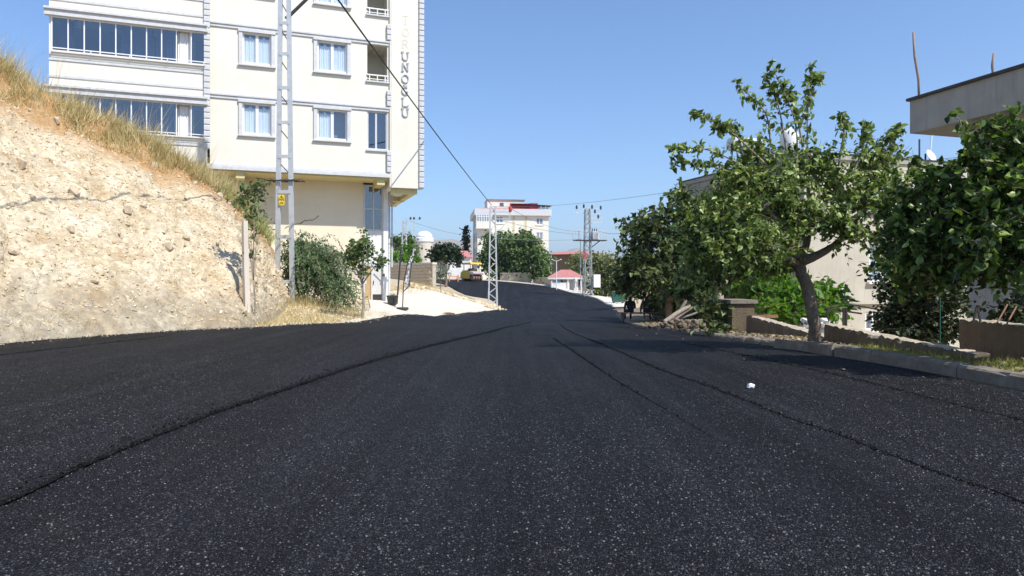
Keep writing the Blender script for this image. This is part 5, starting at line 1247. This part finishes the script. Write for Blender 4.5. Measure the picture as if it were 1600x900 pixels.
MB().box(5.0,5.7,-.65,-.603,rz_(425),rz_(415)).build('window', M['dark_room'], RH)
sb_ = (WX(869.5,94), 94.0); z0 = on(*sb_); SLM = thing('street_lamp', 'white double armed street lamp in front of the kiosk roof', 'street lamp', (*sb_, z0))
zl = lambda p: EYE+(HOR-p)/F*94-z0
MB().tube([(0,0,-.2),(0,0,zl(408))], [.07,.05], 8).build('column', M['white_paint'], SLM)
for s_ in (-1,1):
    MB().bar((0,0,zl(408)),(s_*.65,0,zl(405.5)),.07).build('arm', M['white_paint'], SLM); MB().box(s_*.6-.14,s_*.6+.14,-.1,.1,zl(405.8),zl(404.8)).build('lamp_head', M['white_paint'], SLM)

# ------------------------------------------------------------------ grey house behind the mulberry
H2 = thing('grey_house', 'flat roofed grey rendered house behind the mulberry tree', 'house', (10.7, 25, 0), math.atan2(.318,.948))
fw = [(3.03,4.3,.9,2.3),(2.85,3.65,-.95,-.25),(6.2,7.4,.9,2.3),(3.03,4.3,3.6,4.9)]
m = MB(); m.wall(0,9,-3,5.45,fw,0,.18); m.build('front_wall', M['tan_render'], H2)
m = MB(); m.add([(0,0,-3),(0,8,-3),(0,8,5.45),(0,0,5.45)],[(3,2,1,0)]); m.add([(9,0,-3),(9,8,-3),(9,8,5.45),(9,0,5.45)],[(0,1,2,3)]); m.add([(0,8,-3),(9,8,-3),(9,8,5.45),(0,8,5.45)],[(3,2,1,0)]); m.build('side_walls', M['grey_render'], H2)
m = MB(); m.box(-.08,9.08,-.08,8.08,5.45,5.62); m.build('roof_slab', M['grey_render'], H2); MB().box(-.1,9.1,-.1,8.1,5.621,5.68).build('roof_edging', M['dark_metal'], H2)
MB().box(.02,8.98,-.12,-.003,.05,.16).build('plinth_band', M['tan_render'], H2)
for q in fw:
    wn_ = thing('window', None, None); wn_.parent = H2
    m = MB(); m.box(q[0],q[1],.04,.12,q[2],q[2]+.07); m.box(q[0],q[1],.04,.12,q[3]-.07,q[3])
    for x in (q[0], (q[0]+q[1])/2-.05, q[1]-.08): m.box(x,x+.09,.04,.12,q[2]+.07,q[3]-.07)
    m.build('frame', M['white_pvc'], wn_); MB().box(q[0]+.02,q[1]-.02,.125,.131,q[2],q[3]).build('pane', M['glass'], wn_)
    curtain(wn_, q[0]+.05, q[1]-.05, q[2], q[3]-.02, .28, M['curtain'] if q[2] > 0 else M['curtain_dark'], 6, False)
    MB().box(q[0]-.12,q[1]+.12,-.14,.04,q[2]-.09,q[2]-.004).build('sill', M['white_paint'], wn_)
    MB().box(q[0]-.1,q[1]+.1,.7,.75,q[2]-.1,q[3]+.1).build('room_back', M['dark_room'], wn_)
wt = (WX(1165,28.5), 28.6); SH = thing('solar_water_tank', 'white cylindrical water tank on a stand on the grey roof', 'water tank', (*wt, 5.68), .3)
m = MB(); m.tube([(-.75,0,.95),(-.7,0,.95),(.7,0,.95),(.75,0,.95)], [.2,.3,.3,.2], 18); m.build('tank', M['tank'], SH, True)
for x in (-.5,.5):
    for yv in (-.25,.25): MB().bar((x,yv,0),(x,yv*.6,.75),.05).build('stand_leg', M['galv'], SH)
MB().add([(-.9,-.35,.75),(.9,-.35,.75),(.9,-1.5,.1),(-.9,-1.5,.1)],[(3,2,1,0)]).add([(-.9,-.36,.69),(.9,-.36,.69),(.9,-1.5,.04),(-.9,-1.5,.04)],[(0,1,2,3)]).build('collector', M['dark_metal'], SH)
wt = (WX(1233,28), 28.0); m = MB(); m.lathe([(.36,0),(.36,1.25),(.30,1.38),(.1,1.45),(.1,1.52)], 18)
tag(m.build('roof_tank', M['white_paint'], None, True, loc=(*wt, 5.68)), 'upright white plastic tank on the grey roof among mulberry shoots', 'water tank')
dd = (WX(1446,28.2), 28.2); SD = thing('satellite_dish', 'small white satellite dish on a mast at the grey roof edge', 'satellite dish', (*dd, 5.68))
m = MB(); m.lathe([(.0,0),(.16,.03),(.28,.09),(.29,.10),(.16,.05),(.0,.02)], 16); o = m.build('dish', M['white_paint'], SD, True); o.rotation_euler = (math.radians(65),0,.5); o.location = (.1,-.1,.35)
MB().bar((0,0,-.02),(0,0,.5),.05).build('mast', M['dark_metal'], SD); MB().bar((-.25,0,-.02),(-.25,0,1.1),.05).build('pipe', M['dark_metal'], SD); MB().bar((.2,.1,-.02),(.42,.1,2.2),.04).build('rod', M['white_paint'], SD)

# near house with overhanging roof slab
H3 = thing('overhang_house', 'grey concrete house with deep overhanging roof slab behind the right wall', 'house', (8.74, 15, 0), math.atan2(.287,.958))
MB().box(0,9,-10,0,4.15,4.86).build('roof_slab', M['grey_render'], H3); MB().box(-.06,9.05,-10.05,.05,4.861,4.92).build('roof_edging', M['dark_metal'], H3)
m = MB(); x = .55
ops = [(-2.6,-1.3,2.9,3.95),(-6.4,-5.0,1.2,2.6)]
mm = MB(); mm.wall(-9.5,-.9,-2.2,4.149,ops,0,.15); m.add([(x+v_[1], v_[0], v_[2]) for v_ in mm.v], [f_[::-1] for f_ in mm.f])
m.add([(x,-.9,-2.2),(9,-.9,-2.2),(9,-.9,4.149),(x,-.9,4.149)],[(3,2,1,0)]); m.add([(x,-9.5,-2.2),(9,-9.5,-2.2),(9,-9.5,4.149),(x,-9.5,4.149)],[(0,1,2,3)]); m.build('wall', M['grey_render'], H3)
for (a_, b_, c_, d_) in ops:
    wn_ = thing('window', None, None); wn_.parent = H3
    m = MB(); m.box(x+.05,x+.11,a_,b_,c_,c_+.07); m.box(x+.05,x+.11,a_,b_,d_-.07,d_)
    for yv in (a_, (a_+b_)/2-.03, b_-.07): m.box(x+.05,x+.11,yv,yv+.07,c_+.07,d_-.07)
    m.build('frame', M['dark_metal'], wn_); MB().box(x+.115,x+.121,a_,b_,c_,d_).build('pane', M['glass_dark'], wn_); MB().box(x+.9,x+.95,a_-.2,b_+.2,c_-.2,d_+.2).build('room_back', M['dark_room'], wn_)
MB().box(.2,.5,-1.3,-1.0,2.0,4.149).build('pilaster', M['tan_render'], H3) if False else None
def rod(px, py0, py1, px1, d, lab):
    a_ = W(px, py0, d); a_.z = 4.92; b_ = W(px1, py1, d)
    c_ = [Vector((0,0,-.02)), (b_-a_)*.3+Vector((.03,0,0)), (b_-a_)*.65+Vector((-.015,0,0)), b_-a_]
    tag(MB().tube(c_, [.03,.03,.028,.026], 6).build('roof_rod', M['rebar'], None, True, loc=a_), lab, 'rod')
rod(1436,150,50,1427,15.2,'tall bent rusty rod standing on the parapet corner')
rod(1549,112,83,1553,14.2,'short straight rusty rod farther along the parapet')

# ------------------------------------------------------------------ right-hand garden walls
def low_wall(name, label, pts, th, seed, mat='garden_wall'):
    """pts: (x,y,ztop) along the wall; irregular rough top"""
    c = cr3(pts, 26); rs = random.Random(seed); base = Vector((c[0][0], c[0][1], float(T(c[0][0], c[0][1]))))
    V = []; n_ = len(c)
    for i_, p in enumerate(c):
        tgt = Vector(c[min(i_+1,n_-1)]-c[max(i_-1,0)]); tgt.z = 0; tgt.normalize(); nr = Vector((-tgt.y, tgt.x, 0))
        for (s_, zz) in ((-1,-1.9),(-1,-.5),(-1,-.04),(-.85,0),(.0,.012),(.85,0),(1,-.04),(1,-.5),(1,-1.9)):
            q = Vector(p)+nr*(s_*th/2 + (.02*noise.noise(Vector((i_*.35, s_*3, zz*5+seed))))); q.z = p[2]+zz+(.018*noise.noise(Vector((i_*.5, s_*2, seed))) + rs.uniform(-.008,.008) if zz > -.1 else 0)
            V.append(q-base)
    k = 9; Fc = [(i_*k+j, i_*k+j+1, (i_+1)*k+j+1, (i_+1)*k+j) for i_ in range(n_-1) for j in range(k-1)]
    m = MB(); m.add(V, Fc+[tuple(range(k-1,-1,-1)), tuple((n_-1)*k+j for j in range(k))])
    o = m.build(name, M[mat], None, loc=base); o.data.materials.append(M['lit_top'])
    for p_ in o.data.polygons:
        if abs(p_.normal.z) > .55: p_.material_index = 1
    return tag(o, label, 'wall')
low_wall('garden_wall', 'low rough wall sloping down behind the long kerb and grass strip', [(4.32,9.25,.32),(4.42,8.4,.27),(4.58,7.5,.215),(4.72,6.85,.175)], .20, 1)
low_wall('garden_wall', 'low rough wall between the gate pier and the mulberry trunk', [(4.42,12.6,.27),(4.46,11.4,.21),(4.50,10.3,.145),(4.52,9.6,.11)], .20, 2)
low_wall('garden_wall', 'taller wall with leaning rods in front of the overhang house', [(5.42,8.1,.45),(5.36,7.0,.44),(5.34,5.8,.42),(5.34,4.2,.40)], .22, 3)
pr = (4.35, 13.1); z0 = float(T(*pr)); GP = thing('gate_pier', 'square rendered gate pier with a pale capping slab', 'pier', (*pr, z0-.2), .1)
zt_ = EYE-28/F*13.1-z0+.2
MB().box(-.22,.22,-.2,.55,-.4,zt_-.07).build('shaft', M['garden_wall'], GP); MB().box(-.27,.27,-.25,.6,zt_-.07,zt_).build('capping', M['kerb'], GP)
# railing, rusty beam, sheet, rods, green pole
rl = (WX(1300,12), 12.0); RL = thing('metal_railing', 'dark metal stair railing in the yard under the grey house', 'railing', (*rl, on(*rl)))
o = RL.location
for (px0, py0, px1, py1) in ((1293,520,1293,482),(1318,520,1318,481),(1322,520,1322,481)): MB().bar(W(px0,py0+60,12)-Vector(o), W(px1,py1,12)-Vector(o), .03).build('post', M['dark_metal'], RL)
MB().bar(W(1290,482,12)-Vector(o), W(1346,490,12.3)-Vector(o), .03).build('top_rail', M['dark_metal'], RL); MB().bar(W(1320,474,12)-Vector(o), W(1385,486,12.3)-Vector(o), .025).build('pipe', M['dark_metal'], RL)
a_ = W(1172,495,12.4); b_ = W(1213,494,12.9); tag(MB().bar((0,0,0), b_-a_, .07, .06).build('rusty_beam', M['rust'], None, loc=a_), 'rusty steel beam lying across the low wall by the pier', 'beam')
m = MB(); rs = random.Random(12); N = 9; vs = []
for i_ in range(N):
    for j in range(N): vs.append((-.2+.4*i_/8, rs.uniform(-.09,.09), .0+.34*j/8))
m.add(vs, [(i_*N+j,(i_+1)*N+j,(i_+1)*N+j+1,i_*N+j+1) for i_ in range(8) for j in range(8)])
m.add([(x_,y_+.03,z_) for x_,y_,z_ in vs], [(i_*N+j+1,(i_+1)*N+j+1,(i_+1)*N+j,i_*N+j) for i_ in range(8) for j in range(8)])
pl_ = W(1273, 515, 11.2); tag(m.build('plastic_sheet', M['white_paint'], None, loc=(pl_.x,pl_.y,pl_.z-.15)), 'crumpled white plastic sheet behind the mulberry trunk', 'sheet')
def simple_rod(name, a_, b_, r, mat, lab, cat='rod'):
    tag(MB().tube([(0,0,0), (Vector(b_)-Vector(a_))], r, 6).build(name, M[mat], None, loc=a_), lab, cat)
simple_rod('leaning_rod', W(1556,508,7.2), W(1574,476,7.5), .008, 'rust', 'thin rusty rod leaning on the taller garden wall, beside its twin', 'rod')
simple_rod('leaning_rod', W(1571,510,7.1), W(1588,479,7.4), .008, 'rust', 'thin rusty rod leaning on the taller garden wall, next to the bush', 'rod')
m = MB(); p0 = W(1521,502,7.7); m.bar((0,0,0), W(1527,477,7.7)-p0, .018); m.bar(W(1527,477,7.7)-p0, W(1532,503,7.7)-p0, .018); tag(m.build('iron_bracket', M['dark_metal'], None, loc=p0), 'black A shaped iron bracket on top of the taller wall', 'bracket')
gp = W(1469,540,8.6); simple_rod('green_pole', (gp.x,gp.y,on(gp.x,gp.y)), W(1469,465,8.6), .008, 'teal', 'thin green garden pole before the dark shrub', 'pole')

# pruned trunk, planks
pt = (WX(1124,14.6), 14.6); z0 = on(*pt); m = MB()
f0 = W(1125,458,14.6)-Vector((*pt,z0))
m.tube([(0,0,-.1),(.02,0,.5),f0], [.09,.085,.075], 9, jit=.15); m.tube([f0-Vector((0,0,.05)),W(1118,445,14.6)-Vector((*pt,z0)),W(1113,438,14.6)-Vector((*pt,z0))], [.06,.05,.045], 8, jit=.1); m.tube([f0-Vector((0,0,.05)),W(1130,446,14.6)-Vector((*pt,z0)),W(1134,437,14.6)-Vector((*pt,z0))], [.065,.062,.06], 8, jit=.1)
tag(m.build('pruned_trunk', M['cutwood'], None, True, loc=(*pt,z0)), 'bare pruned trunk forking into two sawn stumps', 'stump')
rs = random.Random(20)
labs = ['grey weathered pole with round sawn end leaning lowest on the scrap heap','grey pole lying along the top of the scrap heap','split plank leaning against the scrap heap back','short plank lying under the scrap heap poles','crooked branch laid across the scrap heap','flat board at the foot of the scrap heap']
ends = [((1038,500),(1078,478),.055),((1046,502),(1082,480),.04),((1052,503),(1072,470),.045),((1056,503),(1098,500),.04),((1060,495),(1100,484),.03),((1068,508),(1096,503),.05)]
for q, ((x0_,y0_),(x1_,y1_),r_) in enumerate(ends):
    d0 = 17.2+q*.12; a_ = W(x0_,y0_+3,d0); a_.z = max(a_.z, float(T(a_.x,a_.y))+.12); b_ = W(x1_,y1_,d0+.5)
    m = MB().tube([(0,0,0),(b_-a_)*.5+Vector((0,0,rs.uniform(-.03,.03))),b_-a_], [r_,r_*.95,r_*.8], 8 if q in (0,1,4) else 4, jit=.1)
    tag(m.build('timber', M['plank' if q else 'cutwood'], None, loc=a_), labs[q], 'timber', None)
q = np.c_[rg2.normal(WX(1085,16.5), .35, 160), rg2.normal(16.6, .6, 160)]
scatter_rocks('scrap_heap', np.c_[q, T(q[:,0],q[:,1])+.05+.2*rg2.random(160)], .03, .11, M['shade_earth'], 'heap of earth and broken stone under the old poles')

# people resting on a bench in the shade
pd = 32.0
bn = (WX(1000,pd), pd+.25); zb_ = vz(*bn)
BN = thing('low_bench', 'low dark timber bench under the fig tree', 'bench', (*bn, zb_), .05)
MB().box(-.95,.95,-.18,.18,.30,.36).build('seat', M['plank'], BN)
for s_ in (-.8,.8): MB().box(s_-.05,s_+.05,-.16,.16,-.05,.30).build('leg', M['plank'], BN)
def sitter(x, y, z, rz, seed, lab, lean=0.0, arm_down=True):
    J = {'hip':(0,0,.42),'waist':(0,.01-lean*.3,.58),'chest':(0,.02-lean,.80),'neck':(0,.02-lean,.93),'head':(0,-.01-lean*1.2,1.02),'crown':(0,-.01-lean*1.3,1.13),
         'hl':(-.10,0,.43),'kl':(-.13,.40,.45),'al':(-.13,.42,.09),'tl':(-.14,.56,.04),'hr':(.10,0,.43),'kr':(.13,.42,.45),'ar':(.14,.38,.09),'tr':(.15,.52,.04),
         'sl':(-.19,.02-lean,.85),'el':(-.27,.0,.60),'wl':(-.28,.10 if not arm_down else .02,.36),'fl':(-.28,.12 if not arm_down else .03,.27),'sr':(.19,.02-lean,.85),'er':(.25,.05,.60),'wr':(.14,.30,.52),'fr':(.10,.38,.50)}
    E = [('hip','waist'),('waist','chest'),('chest','neck'),('neck','head'),('head','crown'),('hip','hl'),('hl','kl'),('kl','al'),('al','tl'),('hip','hr'),('hr','kr'),('kr','ar'),('ar','tr'),('chest','sl'),('sl','el'),('el','wl'),('wl','fl'),('chest','sr'),('sr','er'),('er','wr'),('wr','fr')]
    R = dict(hip=.17,waist=.16,chest=.19,neck=.055,head=.085,crown=.075,hl=.095,kl=.065,al=.045,tl=.04,hr=.095,kr=.065,ar=.045,tr=.04,sl=.075,el=.05,wl=.036,fl=.035,sr=.075,er=.05,wr=.036,fr=.035)
    ks = list(J); me = bpy.data.meshes.new('person'); me.from_pydata([J[k] for k in ks], [(ks.index(a_), ks.index(b_)) for a_, b_ in E], [])
    o = bpy.data.objects.new('person', me); col.objects.link(o)
    sk = o.modifiers.new('skin', 'SKIN'); sv = me.skin_vertices[0].data
    for i_, k in enumerate(ks): sv[i_].radius = (R[k], R[k]*(.72 if k in ('chest','waist') else 1)); 
    sv[0].use_root = True
    ss = o.modifiers.new('sub', 'SUBSURF'); ss.levels = 2; ss.render_levels = 2
    bpy.context.view_layer.update()
    dg = bpy.context.evaluated_depsgraph_get(); em = bpy.data.meshes.new_from_object(o.evaluated_get(dg)); o.modifiers.clear(); o.data = em
    em.materials.clear(); em.materials.append(M['clothes']); em.materials.append(M['skin']); em.materials.append(M['hair'])
    for p_ in em.polygons:
        c_ = p_.center; p_.use_smooth = True
        if c_.z > .95: p_.material_index = 2 if (c_.z > 1.08 or c_.y < -.02-lean*1.2) else 1
        elif c_.z < .33 and abs(c_.x) > .22: p_.material_index = 1
    o.location = (x, y, z); o.rotation_euler.z = rz
    return tag(o, lab, 'person')
M['skin'] = surf('skin', (.30,.18,.12), (.36,.22,.15), 5, .6, 0); M['hair'] = surf('hair', (.012,.010,.009), (.02,.016,.014), 20, .7, 0)
sitter(WX(986,pd), pd+.22, vz(WX(986,pd), pd)-.02, .12, 1, 'person in dark clothes sitting upright on the low bench, one arm hanging')
sitter(WX(1012,pd), pd+.25, vz(WX(1012,pd), pd)-.02, -.25, 2, 'person in dark clothes slumped forward beside the fig trunk', -.10, False)
st = (WX(1009,pd-.7), pd-.7); z0 = vz(*st); ST_ = thing('plastic_stool', 'small yellowish plastic stool behind the sitting people', 'stool', (*st, z0-.01))
MB().lathe([(.0,.26),(.13,.26),(.14,.23),(.0,.23)], 12).build('seat', M['timber_door'], ST_)
for q in range(4): a_ = q*1.57+.7; MB().bar((.10*math.cos(a_),.10*math.sin(a_),.24),(.14*math.cos(a_),.14*math.sin(a_),0),.025).build('leg', M['timber_door'], ST_)
# teal wheelie bin seen past the fig tree
tb_ = (WX(966,62), 62.0); z0 = float(T(*tb_))+.1; TB = thing('refuse_bin', 'dark teal wheeled refuse bin on the far pavement by the fig tree', 'bin', (*tb_, z0))
MB().add([(-.5,-.35,.1),(.5,-.35,.1),(.5,.35,.1),(-.5,.35,.1),(-.62,-.42,.85),(.62,-.42,.85),(.62,.42,.85),(-.62,.42,.85)],[(3,2,1,0),(4,5,6,7),(0,1,5,4),(1,2,6,5),(2,3,7,6),(3,0,4,7)]).build('body', M['teal'], TB)
MB().prism([(-.64,.86),(.64,.86),(.5,1.0),(-.5,1.0)], -.44, .44).build('lid', M['teal'], TB)
for s_ in (-.4,.4): MB().lathe([(.08,-.05),(.08,.05)], 10, (s_,0,.05)).build('wheel', M['tyre'], TB)

# small litter
d = EYE*F/(609-HOR); m = MB(); rs = random.Random(9); v_, f_ = rock_template(77)
pp = (WX(1173,d), d)
m.add([tuple(Vector(x)*.045) for x in v_], [tuple(int(y) for y in x) for x in f_]); tag(m.build('paper_ball', M['paper'], None, loc=(*pp, roadz(*pp)+.018)), 'small crumpled white paper ball lying on the asphalt', 'litter')
# leaf litter and grass on the right verge
N = 5200; y = rg2.uniform(2.5, 30, N); t_ = rg2.random(N)**.8; x = xr(y)+.2+t_*np.maximum(xw(y)-xr(y)-.2, .3)
zz = T(xr(y)+.13, y)+.10
ld = norm(rg2.normal(size=(N,3))*np.array([1,1,.25])); ln = norm(np.array([0,0,1.0])+.5*rg2.normal(size=(N,3))); s = .02+.05*rg2.random(N)
v, f = instance(*lt_simple, np.c_[x,y,zz], axes_from(ld,ln), np.stack([s,s,s],1)); tag(np_mesh('leaf_litter', v, f, M['litter']), 'dry fallen leaves along the right verge', 'leaves', kind='stuff')
N = 9000; y = rg2.uniform(3.2, 8.2, N); x = xr(y)+.2+rg2.random(N)*(xw(y)-xr(y)-.28)
v, f = blades(np.c_[x, y, T(xr(y)+.13,y)+.08], np.zeros((N,3)), .03, .11, .005, .6, rg2); tag(np_mesh('verge_grass', v, f, M['green_grass']), 'short green grass between the kerb and low wall', 'grass', kind='stuff')
N = 46; y = rg2.uniform(4, 26, N); x = xr(y)-.1-1.6*rg2.random(N)**1.8; s = .018+.03*rg2.random(N)
v, f = instance(*lt_simple, np.c_[x,y,T(x,y)+.02], axes_from(norm(rg2.normal(size=(N,3))*np.array([1,1,.2])), norm(np.array([0,0,1.0])+.3*rg2.normal(size=(N,3)))), np.stack([s,s,s],1)); tag(np_mesh('fallen_leaves', v, f, M['litter']), 'scattered yellow leaves on the asphalt near the kerb', 'leaves', kind='stuff')

# gravel spilled from the bank onto the road edge
N = 1500; i = rg2.integers(14*1, 14*9, N); q = Lc[i] + np.c_[rg2.normal(size=N)*.05 + .05 + .5*rg2.random(N)**4, rg2.uniform(-.35,.35,N)]
scatter_rocks('spilled_gravel', np.c_[q, T(q[:,0],q[:,1])+.008], .006, .028, M['gravel_dull'], 'small stones spilled along the left edge of the asphalt')

# distant town on the slopes
rg3 = np.random.default_rng(40); N = 700
az = np.radians(rg3.uniform(-16, 14, N)); R0 = rg3.uniform(1700, 3700, N); X = np.sin(az)*R0; Y = np.cos(az)*R0
ix = np.clip(np.searchsorted(gx, X)-1, 0, nx-2); iy = np.clip(np.searchsorted(gy, Y)-1, 0, ny-2)
uu = (X-gx[ix])/(gx[ix+1]-gx[ix]); vv_ = (Y-gy[iy])/(gy[iy+1]-gy[iy])
Z = GZ[iy,ix]*(1-uu)*(1-vv_)+GZ[iy,ix+1]*uu*(1-vv_)+GZ[iy+1,ix]*(1-uu)*vv_+GZ[iy+1,ix+1]*uu*vv_
bv = np.array([(-.5,-.5,-.3),(.5,-.5,-.3),(.5,.5,-.3),(-.5,.5,-.3),(-.5,-.5,1),(.5,-.5,1),(.5,.5,1),(-.5,.5,1)]); bfc = np.array([(4,5,6,7),(0,1,5,4),(1,2,6,5),(2,3,7,6),(3,0,4,7)])
ax3 = np.tile(np.eye(3), (N,1,1)); v, f = instance(bv, bfc, np.c_[X,Y,Z], ax3, np.stack([rg3.uniform(9,22,N), rg3.uniform(9,18,N), rg3.uniform(6,17,N)],1))
M['town'] = stoneisl('far_town', [(0,(.45,.38,.32)),(.5,(.62,.58,.52)),(1,(.75,.72,.68))])
tag(np_mesh('far_town', v, f, M['town']), 'hazy pale houses of the distant town', 'town', kind='stuff')

# ------------------------------------------------------------------ haze
ztop_ = max(max(v_.co.z for v_ in bpy.data.objects['hills'].data.vertices), float(GZ.max()))+6
hz = MB().box(gx[0]-50, gx[-1]+50, gy[0]-50, gy[-1]+50, float(GZ.min())-3, ztop_).build('haze', None)
mh = bpy.data.materials.new('haze_air'); mh.use_nodes = True; nt = mh.node_tree; nt.nodes.remove(nt.nodes['Principled BSDF'])
pv = nd(nt, 'VolumePrincipled'); pv.inputs['Density'].default_value = 1.5e-4; pv.inputs['Color'].default_value = (.82,.90,1.0,1); pv.inputs['Anisotropy'].default_value = .2
nt.links.new(pv.outputs[0], nt.nodes['Material Output'].inputs['Volume']); hz.data.materials.append(mh); tag(hz, kind='stuff')
